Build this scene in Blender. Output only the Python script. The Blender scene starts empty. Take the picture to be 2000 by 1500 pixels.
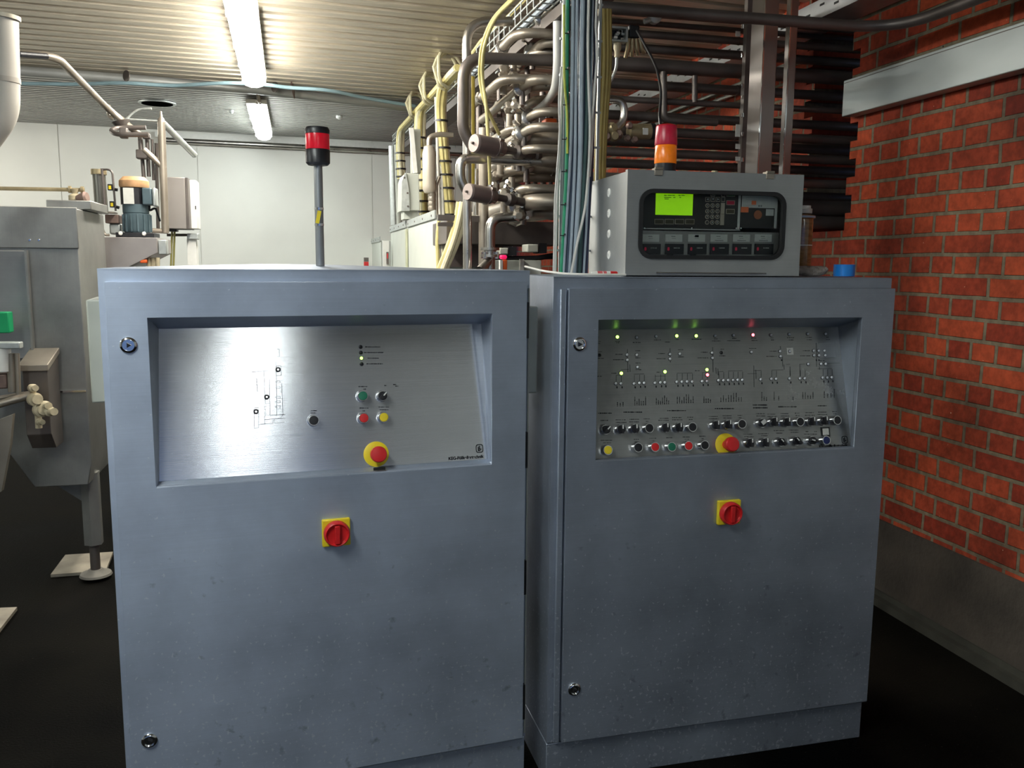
import bpy, math, random
from mathutils import Vector, Matrix
random.seed(7)
C = bpy.context.scene.collection
SC = bpy.context.scene
PI = math.pi

# ------------------------------------------------------------------ camera
F_PX, YAW, PITCH, ROLL, EYE = 1688.0, 0.23681, 0.14011, 0.008035, 1.5
_cy, _sy, _cp, _sp = math.cos(YAW), math.sin(YAW), math.cos(PITCH), math.sin(PITCH)
FW = Vector((_sy*_cp, _cy*_cp, -_sp))
_r = Vector((_cy, -_sy, 0.0)); _u = _r.cross(FW)
RI = _r*math.cos(ROLL) + _u*math.sin(ROLL)
UP = -_r*math.sin(ROLL) + _u*math.cos(ROLL)
CAM = Vector((0, 0, EYE))
cd = bpy.data.cameras.new('camera'); cam = bpy.data.objects.new('camera', cd); C.objects.link(cam)
cd.sensor_fit = 'HORIZONTAL'; cd.sensor_width = 36.0; cd.lens = 36.0*F_PX/2000.0
cd.clip_start = 0.05; cd.clip_end = 60
cam.matrix_world = Matrix(((RI.x, UP.x, -FW.x, CAM.x), (RI.y, UP.y, -FW.y, CAM.y), (RI.z, UP.z, -FW.z, CAM.z), (0, 0, 0, 1)))
SC.camera = cam
# ------------------------------------------------------------------ world, exposure
SC.view_settings.view_transform = 'Standard'; SC.view_settings.look = 'None'
SC.view_settings.exposure = 0.35; SC.view_settings.gamma = 1.0; SC.view_settings.use_curve_mapping = False
w = bpy.data.worlds.new('world'); SC.world = w; w.use_nodes = True
wb = w.node_tree.nodes['Background']; wb.inputs[0].default_value = (0.32, 0.52, 1.0, 1); wb.inputs[1].default_value = 0.36
LAMP_E = 58.0          # fluorescent diffusers
# (behind the camera the hall stays open to a bluish daylight: the world)

def ray(px, py): return FW + RI*((px-1000)/F_PX) - UP*((py-750)/F_PX)
def PY(px, py, Y): d = ray(px, py); return CAM + d*(Y/d.y)
def PX(px, py, X): d = ray(px, py); return CAM + d*(X/d.x)
def PZ(px, py, Z): d = ray(px, py); return CAM + d*((Z-EYE)/d.z)
def depth_px(P): return F_PX/((Vector(P)-CAM).dot(FW))      # pixels per metre there

# ------------------------------------------------------------------ materials
MATS = {}
def _new(name):
    m = bpy.data.materials.new(name); m.use_nodes = True
    nt = m.node_tree; b = nt.nodes['Principled BSDF']; return m, nt, b
def N(nt, t, **k):
    n = nt.nodes.new(t)
    for a, v in k.items():
        if a in n.inputs.keys() if False else False: pass
        setattr(n, a, v)
    return n
def mat(name, col, rough=0.5, metal=0.0, var=0.12, scale=14.0, bump=0.0, rvar=0.08, emit=None, es=0.0, alpha=None, trans=0.0, stretch=(1, 1, 1), dark=None, aniso=0.0, spec=None, bscale=None):
    """principled surface with procedural mottling of colour and gloss, optional bump"""
    if name in MATS: return MATS[name]
    m, nt, b = _new(name); L = nt.links
    tc = nt.nodes.new('ShaderNodeTexCoord'); mp = nt.nodes.new('ShaderNodeMapping'); mp.inputs['Scale'].default_value = stretch
    L.new(tc.outputs['Object'], mp.inputs[0])
    nz = nt.nodes.new('ShaderNodeTexNoise'); nz.inputs['Scale'].default_value = scale; nz.inputs['Detail'].default_value = 5
    L.new(mp.outputs[0], nz.inputs['Vector'])
    rp = nt.nodes.new('ShaderNodeValToRGB')
    c1 = dark if dark else tuple(c*(1-var) for c in col); c2 = tuple(min(1, c*(1+var)) for c in col)
    rp.color_ramp.elements[0].position = .3; rp.color_ramp.elements[1].position = .7
    rp.color_ramp.elements[0].color = (*c1, 1); rp.color_ramp.elements[1].color = (*c2, 1)
    L.new(nz.outputs['Fac'], rp.inputs[0]); L.new(rp.outputs[0], b.inputs['Base Color'])
    mr = nt.nodes.new('ShaderNodeMapRange'); mr.inputs['To Min'].default_value = max(0.02, rough-rvar); mr.inputs['To Max'].default_value = min(1, rough+rvar)
    L.new(nz.outputs['Fac'], mr.inputs[0]); L.new(mr.outputs[0], b.inputs['Roughness'])
    b.inputs['Metallic'].default_value = metal
    if spec is not None: b.inputs['Specular IOR Level'].default_value = spec
    if bump:
        n2 = nt.nodes.new('ShaderNodeTexNoise'); n2.inputs['Scale'].default_value = bscale or scale*4; n2.inputs['Detail'].default_value = 3
        L.new(mp.outputs[0], n2.inputs['Vector'])
        bp = nt.nodes.new('ShaderNodeBump'); bp.inputs['Strength'].default_value = bump; bp.inputs['Distance'].default_value = 0.01
        L.new(n2.outputs['Fac'], bp.inputs['Height']); L.new(bp.outputs[0], b.inputs['Normal'])
    if emit: b.inputs['Emission Color'].default_value = (*emit, 1); b.inputs['Emission Strength'].default_value = es
    if trans: b.inputs['Transmission Weight'].default_value = trans; b.inputs['IOR'].default_value = 1.45
    MATS[name] = m; return m

def brushed(name, col, rough, hi=0.1, spots=0.0, along='x', metal=1.0, grime=0.25, aniso=.6):
    """brushed stainless sheet: fine lines along one direction, cloudy grime, dried splashes"""
    m, nt, b = _new(name); L = nt.links
    tc = nt.nodes.new('ShaderNodeTexCoord')
    mp = nt.nodes.new('ShaderNodeMapping'); mp.inputs['Scale'].default_value = (1.5, 60, 260) if along == 'x' else (260, 60, 1.5)
    L.new(tc.outputs['Object'], mp.inputs[0])
    n1 = nt.nodes.new('ShaderNodeTexNoise'); n1.inputs['Scale'].default_value = 2.0; n1.inputs['Detail'].default_value = 4
    L.new(mp.outputs[0], n1.inputs['Vector'])
    n2 = nt.nodes.new('ShaderNodeTexNoise'); n2.inputs['Scale'].default_value = 3.2; n2.inputs['Detail'].default_value = 8; n2.inputs['Roughness'].default_value = .62
    L.new(tc.outputs['Object'], n2.inputs['Vector'])
    n3 = nt.nodes.new('ShaderNodeTexNoise'); n3.inputs['Scale'].default_value = 95; n3.inputs['Detail'].default_value = 3
    L.new(tc.outputs['Object'], n3.inputs['Vector'])
    rp = nt.nodes.new('ShaderNodeValToRGB'); rp.color_ramp.elements[0].position = .30; rp.color_ramp.elements[1].position = .72
    rp.color_ramp.elements[0].color = (*[c*(1-grime) for c in col], 1); rp.color_ramp.elements[1].color = (*[min(1, c*(1+grime*.35)) for c in col], 1)
    L.new(n2.outputs['Fac'], rp.inputs[0])
    mx = nt.nodes.new('ShaderNodeMix'); mx.data_type = 'RGBA'; mx.blend_type = 'MULTIPLY'; mx.inputs[0].default_value = 1
    r1 = nt.nodes.new('ShaderNodeValToRGB'); r1.color_ramp.elements[0].position = .2; r1.color_ramp.elements[1].position = .8
    r1.color_ramp.elements[0].color = (1-hi, 1-hi, 1-hi, 1); r1.color_ramp.elements[1].color = (1, 1, 1, 1)
    L.new(n1.outputs['Fac'], r1.inputs[0]); L.new(rp.outputs[0], mx.inputs[6]); L.new(r1.outputs[0], mx.inputs[7])
    out = mx.outputs[2]
    mr = nt.nodes.new('ShaderNodeMapRange'); mr.inputs['To Min'].default_value = rough-.05; mr.inputs['To Max'].default_value = rough+.09
    L.new(n2.outputs['Fac'], mr.inputs[0]); rout = mr.outputs[0]
    if spots:
        # dried lime splashes and dark specks, thickest low down where the floor is hosed
        sp = nt.nodes.new('ShaderNodeSeparateXYZ'); L.new(tc.outputs['Object'], sp.inputs[0])
        hz = nt.nodes.new('ShaderNodeMapRange'); hz.inputs['From Min'].default_value = .95; hz.inputs['From Max'].default_value = .25
        hz.inputs['To Min'].default_value = 0; hz.inputs['To Max'].default_value = .085; L.new(sp.outputs[2], hz.inputs[0])
        ad = nt.nodes.new('ShaderNodeMath'); ad.operation = 'ADD'; L.new(n3.outputs['Fac'], ad.inputs[0]); L.new(hz.outputs[0], ad.inputs[1])
        r3 = nt.nodes.new('ShaderNodeValToRGB'); r3.color_ramp.elements[0].position = .695; r3.color_ramp.elements[1].position = .74
        r3.color_ramp.elements[0].color = (0, 0, 0, 1); r3.color_ramp.elements[1].color = (spots, spots, spots, 1)
        L.new(ad.outputs[0], r3.inputs[0])
        m3 = nt.nodes.new('ShaderNodeMix'); m3.data_type = 'RGBA'; L.new(r3.outputs[0], m3.inputs[0]); L.new(out, m3.inputs[6]); m3.inputs[7].default_value = (.72, .76, .8, 1)
        n4 = nt.nodes.new('ShaderNodeTexNoise'); n4.inputs['Scale'].default_value = 26; n4.inputs['Detail'].default_value = 4
        L.new(tc.outputs['Object'], n4.inputs['Vector'])
        a4 = nt.nodes.new('ShaderNodeMath'); a4.operation = 'ADD'; L.new(n4.outputs['Fac'], a4.inputs[0]); L.new(hz.outputs[0], a4.inputs[1])
        r4 = nt.nodes.new('ShaderNodeValToRGB'); r4.color_ramp.elements[0].position = .73; r4.color_ramp.elements[1].position = .84
        r4.color_ramp.elements[0].color = (0, 0, 0, 1); r4.color_ramp.elements[1].color = (.5, .5, .5, 1); L.new(a4.outputs[0], r4.inputs[0])
        m4 = nt.nodes.new('ShaderNodeMix'); m4.data_type = 'RGBA'; L.new(r4.outputs[0], m4.inputs[0]); L.new(m3.outputs[2], m4.inputs[6]); m4.inputs[7].default_value = (.09, .1, .13, 1)
        out = m4.outputs[2]
    L.new(out, b.inputs['Base Color']); L.new(rout, b.inputs['Roughness'])
    b.inputs['Metallic'].default_value = metal
    tg = nt.nodes.new('ShaderNodeCombineXYZ'); tg.inputs[0].default_value = .985; tg.inputs[1].default_value = .12; L.new(tg.outputs[0], b.inputs['Tangent'])
    b.inputs['Anisotropic'].default_value = aniso; b.inputs['Anisotropic Rotation'].default_value = .25 if along == 'x' else 0
    bp = nt.nodes.new('ShaderNodeBump'); bp.inputs['Strength'].default_value = .06; bp.inputs['Distance'].default_value = .002
    L.new(n1.outputs['Fac'], bp.inputs['Height']); L.new(bp.outputs[0], b.inputs['Normal'])
    MATS[name] = m; return m

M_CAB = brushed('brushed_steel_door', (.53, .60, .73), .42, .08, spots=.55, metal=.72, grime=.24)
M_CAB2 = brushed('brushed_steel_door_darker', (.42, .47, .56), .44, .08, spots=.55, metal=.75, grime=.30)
M_PANEL = brushed('brushed_steel_panel', (.76, .77, .80), .16, .14, metal=.80, grime=.14, aniso=.88)
M_PANEL2 = brushed('brushed_steel_panel_dull', (.40, .405, .40), .24, .16, metal=.68, grime=.3)
M_BOX = brushed('brushed_steel_box', (.46, .47, .47), .38, .10, metal=.7, grime=.25)
M_STEEL = mat('stainless_steel', (.52, .50, .47), .30, 1.0, .18, 9)
M_STEELW = mat('warm_stainless_steel', (.34, .30, .25), .44, .7, .2, 7)
M_STEELD = mat('dark_and_shaded_steel', (.15, .13, .12), .45, .6, .25, 6)  # dark tone also paints the weaker light on the rack pipes
M_MACH = brushed('machine_sheet_steel', (.40, .40, .38), .42, .08, metal=.7, grime=.35, along='z')
M_GALV = mat('galvanised_steel', (.50, .53, .52), .5, .7, .14, 30)
M_CHROME = mat('chrome', (.82, .82, .84), .14, 1.0, .05, 20)
M_BLACK = mat('black_plastic', (.012, .012, .015), .38, 0, .3, 30)
M_RUBBER = mat('black_rubber', (.010, .010, .011), .7, 0, .3, 30)
M_YEL = mat('yellow_plastic', (.78, .60, .02), .42, 0, .06, 30)
M_RED = mat('red_plastic', (.62, .018, .02), .35, 0, .08, 30)
M_GRN = mat('green_plastic', (.012, .16, .09), .35, 0, .08, 30)
M_BLUE = mat('blue_plastic', (.01, .22, .70), .35, 0, .08, 30)
M_BLUEB = mat('navy_button_plastic', (.01, .02, .10), .3, 0, .1, 30)
M_WHITE = mat('white_plastic', (.75, .75, .72), .45, 0, .04, 30)
M_LABEL = mat('paper_label', (.62, .62, .58), .6, 0, .05, 60)
M_PRINT = mat('black_print', (.012, .012, .015), .95, 0, .2, 60, spec=0)
M_VOID = mat('deep_black_void', (.003, .003, .003), 1, 0, .1, 10, spec=0)
M_GREY = mat('light_grey_paint', (.52, .55, .50), .5, 0, .05, 8)
M_GREYD = mat('grey_filter_plastic', (.40, .41, .36), .6, 0, .06, 12)
M_CREAM = mat('cream_cable_sheath', (.66, .58, .25), .5, 0, .12, 20)
M_CREAM2 = mat('pale_cable_sheath', (.70, .66, .46), .5, 0, .1, 20)
M_WCAB = mat('white_cable_sheath', (.62, .60, .56), .45, 0, .06, 20)
M_BCAB = mat('slate_blue_cable_sheath', (.10, .14, .20), .45, 0, .12, 20)
M_BCAB2 = mat('pale_blue_cable_sheath', (.36, .42, .48), .4, 0, .1, 20)
M_NCAB = mat('navy_cable_sheath', (.03, .035, .08), .45, 0, .12, 20)
M_TEAL = mat('teal_cable_sheath', (.03, .07, .07), .5, 0, .12, 20)
M_GCAB = mat('green_cable_sheath', (.02, .28, .14), .45, 0, .1, 20)
M_GYCAB = mat('yellow_green_cable_sheath', (.45, .5, .06), .45, 0, .2, 40)
M_RUST = mat('rusty_brown_iron', (.24, .165, .14), .55, .5, .25, 16)
M_ACT = mat('brown_coated_actuator', (.24, .19, .18), .42, .45, .1, 12)
M_ACTL = mat('rose_grey_cap', (.42, .35, .33), .45, .35, .06, 12)
M_MOTOR = mat('blue_grey_motor_paint', (.075, .115, .135), .5, .1, .15, 16)
M_TAN = mat('tan_motor_cowl', (.52, .30, .15), .6, 0, .25, 18)
M_BRASS = mat('dull_brass_ring', (.40, .33, .2), .45, .6, .2, 18)
M_BEIGE = mat('beige_plastic_fitting', (.50, .43, .29), .55, 0, .2, 30)
M_ORANGE = mat('orange_paint', (.75, .12, .02), .5, 0, .1, 20)
M_GREENB = mat('bright_green_box', (.0, .28, .10), .5, 0, .06, 20)
M_PERF = mat('perforated_tray_metal', (.62, .64, .66), .4, .8, .1, 12)

# ------------------------------------------------------------------ mesh builder
def frame_z(d):
    d = Vector(d).normalized(); a = Vector((0, 0, 1)) if abs(d.z) < .95 else Vector((1, 0, 0))
    x = a.cross(d).normalized(); y = d.cross(x); return x, y, d
class MB:
    def __init__(s): s.v = []; s.f = []
    def add(s, vs, fs, mx=None):
        n = len(s.v)
        s.v += [(mx @ Vector(v) if mx else Vector(v)) for v in vs]; s.f += [[n+i for i in f] for f in fs]; return s
    def box(s, a, b, mx=None):
        (x0, y0, z0), (x1, y1, z1) = [min(p, q) for p, q in zip(a, b)], [max(p, q) for p, q in zip(a, b)]
        vs = [(x0, y0, z0), (x1, y0, z0), (x1, y1, z0), (x0, y1, z0), (x0, y0, z1), (x1, y0, z1), (x1, y1, z1), (x0, y1, z1)]
        return s.add(vs, [(0, 3, 2, 1), (4, 5, 6, 7), (0, 1, 5, 4), (1, 2, 6, 5), (2, 3, 7, 6), (3, 0, 4, 7)], mx)
    def cbox(s, c, size, rz=0, mx=None):
        m = Matrix.Translation(c) @ Matrix.Rotation(rz, 4, 'Z')
        if mx: m = mx @ m
        h = [q/2 for q in size]; return s.box((-h[0], -h[1], -h[2]), h, m)
    def beam(s, p, q, w, h, up=(0, 0, 1)):
        p, q = Vector(p), Vector(q); d = (q-p).normalized(); u = Vector(up); x = d.cross(u).normalized(); y = x.cross(d)
        vs = [o + x*(sx*w/2) + y*(sy*h/2) for o in (p, q) for sx, sy in ((-1, -1), (1, -1), (1, 1), (-1, 1))]
        return s.add(vs, [(0, 1, 2, 3), (7, 6, 5, 4), (0, 4, 5, 1), (1, 5, 6, 2), (2, 6, 7, 3), (3, 7, 4, 0)])
    def lathe(s, prof, p, d, seg=20, mx=None):
        """prof: [(radius, height)...] about axis d from p"""
        x, y, z = frame_z(d); p = Vector(p); vs = []; fs = []
        for r, h in prof:
            for i in range(seg):
                a = 2*PI*i/seg; vs.append(p + z*h + x*(r*math.cos(a)) + y*(r*math.sin(a)))
        k = len(prof)
        for j in range(k-1):
            for i in range(seg):
                i2 = (i+1) % seg; fs.append((j*seg+i, j*seg+i2, (j+1)*seg+i2, (j+1)*seg+i))
        fs.append(tuple(range(seg))[::-1]); fs.append(tuple((k-1)*seg+i for i in range(seg)))
        return s.add(vs, fs, mx)
    def cyl(s, p, q, r, seg=16, r2=None):
        p, q = Vector(p), Vector(q); return s.lathe([(r, 0), (r if r2 is None else r2, (q-p).length)], p, q-p, seg)
    def tube(s, pts, r, seg=10, bend=0.0):
        pts = [Vector(p) for p in pts]
        if bend:
            out = [pts[0]]
            for i in range(1, len(pts)-1):
                a, b, c = pts[i-1], pts[i], pts[i+1]; d1 = (a-b); d2 = (c-b)
                t = min(bend, d1.length*.48, d2.length*.48); A = b+d1.normalized()*t; B = b+d2.normalized()*t
                for k in range(8):
                    u = k/7; out.append(A*(1-u)**2 + b*(2*u*(1-u)) + B*u*u)
            out.append(pts[-1]); pts = out
        vs = []; fs = []; n = len(pts)
        x = None
        for i, p in enumerate(pts):
            d = (pts[min(i+1, n-1)] - pts[max(i-1, 0)]).normalized()
            if x is None: x, y, _ = frame_z(d)
            else:
                x = (x - d*x.dot(d)).normalized(); y = d.cross(x)
            rr = r[i] if isinstance(r, (list, tuple)) else r
            for k in range(seg):
                a = 2*PI*k/seg; vs.append(p + x*(rr*math.cos(a)) + y*(rr*math.sin(a)))
        for i in range(n-1):
            for k in range(seg):
                k2 = (k+1) % seg; fs.append((i*seg+k, i*seg+k2, (i+1)*seg+k2, (i+1)*seg+k))
        fs.append(tuple(range(seg))[::-1]); fs.append(tuple((n-1)*seg+i for i in range(seg)))
        return s.add(vs, fs)
    def prism(s, poly, axis, a, b):
        """poly of 2-D points in the plane across axis, extruded from a to b"""
        def P(u, v, t): return {'x': (t, u, v), 'y': (u, t, v), 'z': (u, v, t)}[axis]
        n = len(poly); vs = [P(u, v, a) for u, v in poly] + [P(u, v, b) for u, v in poly]
        fs = [tuple(range(n)), tuple(range(2*n-1, n-1, -1))] + [(i, (i+1) % n, n+(i+1) % n, n+i) for i in range(n)]
        return s.add(vs, fs)
    def ring(s, o, i, y0, y1):
        """plate with rectangular opening in the x-z plane; o, i = (x0,z0,x1,z1)"""
        def c(r, y): return [(r[0], y, r[1]), (r[2], y, r[1]), (r[2], y, r[3]), (r[0], y, r[3])]
        vs = c(o, y0)+c(i, y0)+c(o, y1)+c(i, y1); fs = []
        for k in range(4):
            k2 = (k+1) % 4
            fs += [(k, k2, 4+k2, 4+k), (8+k2, 8+k, 12+k, 12+k2), (k2, k, 8+k, 8+k2), (4+k, 4+k2, 12+k2, 12+k)]
        return s.add(vs, fs)
FR = {}
def part(name, mb, m, parent=None, label=None, bevel=0.0, local=False, smooth=True, ang=35):
    """links one mesh object; vertices are world coordinates unless the parent's own frame is meant (local)"""
    inv = Matrix.Identity(4)
    if parent is not None and not local: inv = FR[parent.name].inverted()
    me = bpy.data.meshes.new(name); me.from_pydata([tuple(inv @ v) for v in mb.v], [], mb.f)
    import bmesh as _b
    bm = _b.new(); bm.from_mesh(me); _b.ops.recalc_face_normals(bm, faces=bm.faces); bm.to_mesh(me); bm.free()
    if smooth:
        me.polygons.foreach_set('use_smooth', [True]*len(me.polygons)); me.set_sharp_from_angle(angle=math.radians(ang))
    for mm in (m if isinstance(m, list) else [m]): me.materials.append(mm)
    me.update()
    o = bpy.data.objects.new(name, me); C.objects.link(o)
    if parent is not None: o.parent = parent; FR[o.name] = FR[parent.name]
    else: FR[o.name] = Matrix.Identity(4)
    if label: o['label'] = label
    if bevel:
        b = o.modifiers.new('bevel', 'BEVEL'); b.width = bevel; b.segments = 2; b.limit_method = 'ANGLE'; b.angle_limit = math.radians(40)
    return o
def thing(name, label, cat, loc=(0, 0, 0), rz=0.0, group=None):
    o = bpy.data.objects.new(name, None); C.objects.link(o); o.location = loc; o.rotation_euler = (0, 0, rz); o.empty_display_size = .1
    o['label'] = label; o['category'] = cat
    if group: o['group'] = group
    FR[o.name] = Matrix.Translation(loc) @ Matrix.Rotation(rz, 4, 'Z'); return o
def tag(o, label, cat, group=None, kind=None):
    o['label'] = label; o['category'] = cat
    if group: o['group'] = group
    if kind: o['kind'] = kind
    return o
def single(name, mb, m, label, cat, group=None, bevel=0, **k):
    """a thing of one mesh, its origin moved to its own base"""
    c = Vector((sum(v.x for v in mb.v)/len(mb.v), sum(v.y for v in mb.v)/len(mb.v), min(v.z for v in mb.v)))
    mb.v = [v-c for v in mb.v]; o = part(name, mb, m, None, bevel=bevel, **k); o.location = c; FR[o.name] = Matrix.Translation(c)
    return tag(o, label, cat, group)
def struct(name, mb, m, **k):
    o = part(name, mb, m, None, **k); o['kind'] = 'structure'; return o
def text_mb(s, size, mx, bold=0.0, align='CENTER'):
    cu = bpy.data.curves.new('t', 'FONT'); cu.body = s; cu.size = size; cu.align_x = align; cu.align_y = 'CENTER'; cu.offset = bold; cu.extrude = .0002
    o = bpy.data.objects.new('t', cu); C.objects.link(o); bpy.context.view_layer.update()
    me = bpy.data.meshes.new_from_object(o.evaluated_get(bpy.context.evaluated_depsgraph_get()))
    mb = MB(); mb.add([tuple(v.co) for v in me.vertices], [tuple(p.vertices) for p in me.polygons], mx)
    bpy.data.objects.remove(o); bpy.data.curves.remove(cu); return mb
def merge(*mbs):
    r = MB()
    for m in mbs: r.add([tuple(v) for v in m.v], m.f)
    return r

# ================================================================== SETTING
WX = 2.488
TH = 0.10                                   # the ceiling sheets and the end wall run slightly askew
CT, ST = math.cos(TH), math.sin(TH)
def cw(a, b, z): return Vector((a*CT - b*ST, a*ST + b*CT, z))     # a along the ribs, b across
# floor: dark wet asphalt
def floor_mat():
    m, nt, b = _new('wet_dark_asphalt'); L = nt.links
    tc = nt.nodes.new('ShaderNodeTexCoord')
    n1 = nt.nodes.new('ShaderNodeTexNoise'); n1.inputs['Scale'].default_value = 120; n1.inputs['Detail'].default_value = 4; L.new(tc.outputs['Object'], n1.inputs['Vector'])
    n2 = nt.nodes.new('ShaderNodeTexNoise'); n2.inputs['Scale'].default_value = 1.6; n2.inputs['Detail'].default_value = 5; L.new(tc.outputs['Object'], n2.inputs['Vector'])
    rp = nt.nodes.new('ShaderNodeValToRGB'); e = rp.color_ramp.elements; e[0].position = .35; e[0].color = (.001, .001, .001, 1); e[1].position = .75; e[1].color = (.010, .009, .007, 1)
    L.new(n2.outputs['Fac'], rp.inputs[0])
    r2 = nt.nodes.new('ShaderNodeValToRGB'); e = r2.color_ramp.elements; e[0].position = .69; e[0].color = (0, 0, 0, 1); e[1].position = .76; e[1].color = (.8, .8, .8, 1); L.new(n1.outputs['Fac'], r2.inputs[0])
    mx = nt.nodes.new('ShaderNodeMix'); mx.data_type = 'RGBA'; L.new(r2.outputs[0], mx.inputs[0]); L.new(rp.outputs[0], mx.inputs[6]); mx.inputs[7].default_value = (.09, .085, .07, 1)  # pale flecks paint the sparkle of the wet surface into the colour
    L.new(mx.outputs[2], b.inputs['Base Color'])
    mr = nt.nodes.new('ShaderNodeMapRange'); mr.inputs['To Min'].default_value = .55; mr.inputs['To Max'].default_value = .9; L.new(n2.outputs['Fac'], mr.inputs[0]); L.new(mr.outputs[0], b.inputs['Roughness'])
    b.inputs['Specular IOR Level'].default_value = .03
    bp = nt.nodes.new('ShaderNodeBump'); bp.inputs['Strength'].default_value = .7; bp.inputs['Distance'].default_value = .004; L.new(n1.outputs['Fac'], bp.inputs['Height']); L.new(bp.outputs[0], b.inputs['Normal'])
    return m
struct('floor', MB().box((-5.2, -9, -.1), (4.4, 12.5, 0)), floor_mat(), smooth=False)

# brick
def brick_mat(name='red_brickwork'):
    m, nt, b = _new(name); L = nt.links
    tc = nt.nodes.new('ShaderNodeTexCoord'); sp = nt.nodes.new('ShaderNodeSeparateXYZ'); L.new(tc.outputs['Object'], sp.inputs[0])
    wn = nt.nodes.new('ShaderNodeTexNoise'); wn.inputs['Scale'].default_value = 3.0; wn.inputs['Detail'].default_value = 5; L.new(tc.outputs['Object'], wn.inputs['Vector'])
    wm = nt.nodes.new('ShaderNodeMath'); wm.operation = 'MULTIPLY_ADD'; wm.inputs[1].default_value = .014; L.new(wn.outputs['Fac'], wm.inputs[0]); L.new(sp.outputs[2], wm.inputs[2])
    wy = nt.nodes.new('ShaderNodeMath'); wy.operation = 'MULTIPLY_ADD'; wy.inputs[1].default_value = .02; L.new(wn.outputs['Fac'], wy.inputs[0]); L.new(sp.outputs[1], wy.inputs[2])
    cb = nt.nodes.new('ShaderNodeCombineXYZ'); L.new(wy.outputs[0], cb.inputs[0]); L.new(wm.outputs[0], cb.inputs[1])
    n0 = nt.nodes.new('ShaderNodeTexNoise'); n0.inputs['Scale'].default_value = 38; n0.inputs['Detail'].default_value = 3; L.new(tc.outputs['Object'], n0.inputs['Vector'])
    br = nt.nodes.new('ShaderNodeTexBrick'); br.offset = .5; br.offset_frequency = 2; br.squash = .5; br.squash_frequency = 2
    br.inputs['Scale'].default_value = 1; br.inputs['Brick Width'].default_value = .25; br.inputs['Row Height'].default_value = .0815
    br.inputs['Mortar Size'].default_value = .0088; br.inputs['Mortar Smooth'].default_value = .25; br.inputs['Bias'].default_value = 0
    br.inputs['Color1'].default_value = (.46, .075, .026, 1); br.inputs['Color2'].default_value = (.25, .030, .013, 1); br.inputs['Mortar'].default_value = (.20, .165, .11, 1)
    L.new(cb.outputs[0], br.inputs['Vector'])
    # darker clinker patches and soot
    n1 = nt.nodes.new('ShaderNodeTexNoise'); n1.inputs['Scale'].default_value = 2.1; n1.inputs['Detail'].default_value = 6; L.new(tc.outputs['Object'], n1.inputs['Vector'])
    r1 = nt.nodes.new('ShaderNodeValToRGB'); e = r1.color_ramp.elements; e[0].position = .33; e[0].color = (.42, .38, .38, 1); e[1].position = .52; e[1].color = (1, 1, 1, 1); L.new(n1.outputs['Fac'], r1.inputs[0])
    mx = nt.nodes.new('ShaderNodeMix'); mx.data_type = 'RGBA'; mx.blend_type = 'MULTIPLY'; mx.inputs[0].default_value = .9; L.new(br.outputs['Color'], mx.inputs[6]); L.new(r1.outputs[0], mx.inputs[7])
    r2 = nt.nodes.new('ShaderNodeValToRGB'); e = r2.color_ramp.elements; e[0].position = .35; e[0].color = (.72, .72, .72, 1); e[1].position = .7; e[1].color = (1.15, 1.15, 1.15, 1); L.new(n0.outputs['Fac'], r2.inputs[0])
    m2 = nt.nodes.new('ShaderNodeMix'); m2.data_type = 'RGBA'; m2.blend_type = 'MULTIPLY'; m2.inputs[0].default_value = 1; L.new(mx.outputs[2], m2.inputs[6]); L.new(r2.outputs[0], m2.inputs[7])
    # flecks of paint
    n5 = nt.nodes.new('ShaderNodeTexNoise'); n5.inputs['Scale'].default_value = 70; n5.inputs['Detail'].default_value = 2; L.new(tc.outputs['Object'], n5.inputs['Vector'])
    r5 = nt.nodes.new('ShaderNodeValToRGB'); e = r5.color_ramp.elements; e[0].position = .765; e[0].color = (0, 0, 0, 1); e[1].position = .79; e[1].color = (1, 1, 1, 1); L.new(n5.outputs['Fac'], r5.inputs[0])
    m5 = nt.nodes.new('ShaderNodeMix'); m5.data_type = 'RGBA'; L.new(r5.outputs[0], m5.inputs[0]); L.new(m2.outputs[2], m5.inputs[6]); m5.inputs[7].default_value = (.65, .5, .36, 1)
    L.new(m5.outputs[2], b.inputs['Base Color']); b.inputs['Roughness'].default_value = .8; b.inputs['Specular IOR Level'].default_value = .3
    inv = nt.nodes.new('ShaderNodeMath'); inv.operation = 'MULTIPLY_ADD'; inv.inputs[1].default_value = -1; L.new(br.outputs['Fac'], inv.inputs[0]); 
    sc = nt.nodes.new('ShaderNodeMath'); sc.operation = 'MULTIPLY'; sc.inputs[1].default_value = .5; L.new(n0.outputs['Fac'], sc.inputs[0]); L.new(sc.outputs[0], inv.inputs[2])
    bp = nt.nodes.new('ShaderNodeBump'); bp.inputs['Strength'].default_value = .9; bp.inputs['Distance'].default_value = .008; L.new(inv.outputs[0], bp.inputs['Height']); L.new(bp.outputs[0], b.inputs['Normal'])
    return m
M_BRICK = brick_mat()
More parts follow.
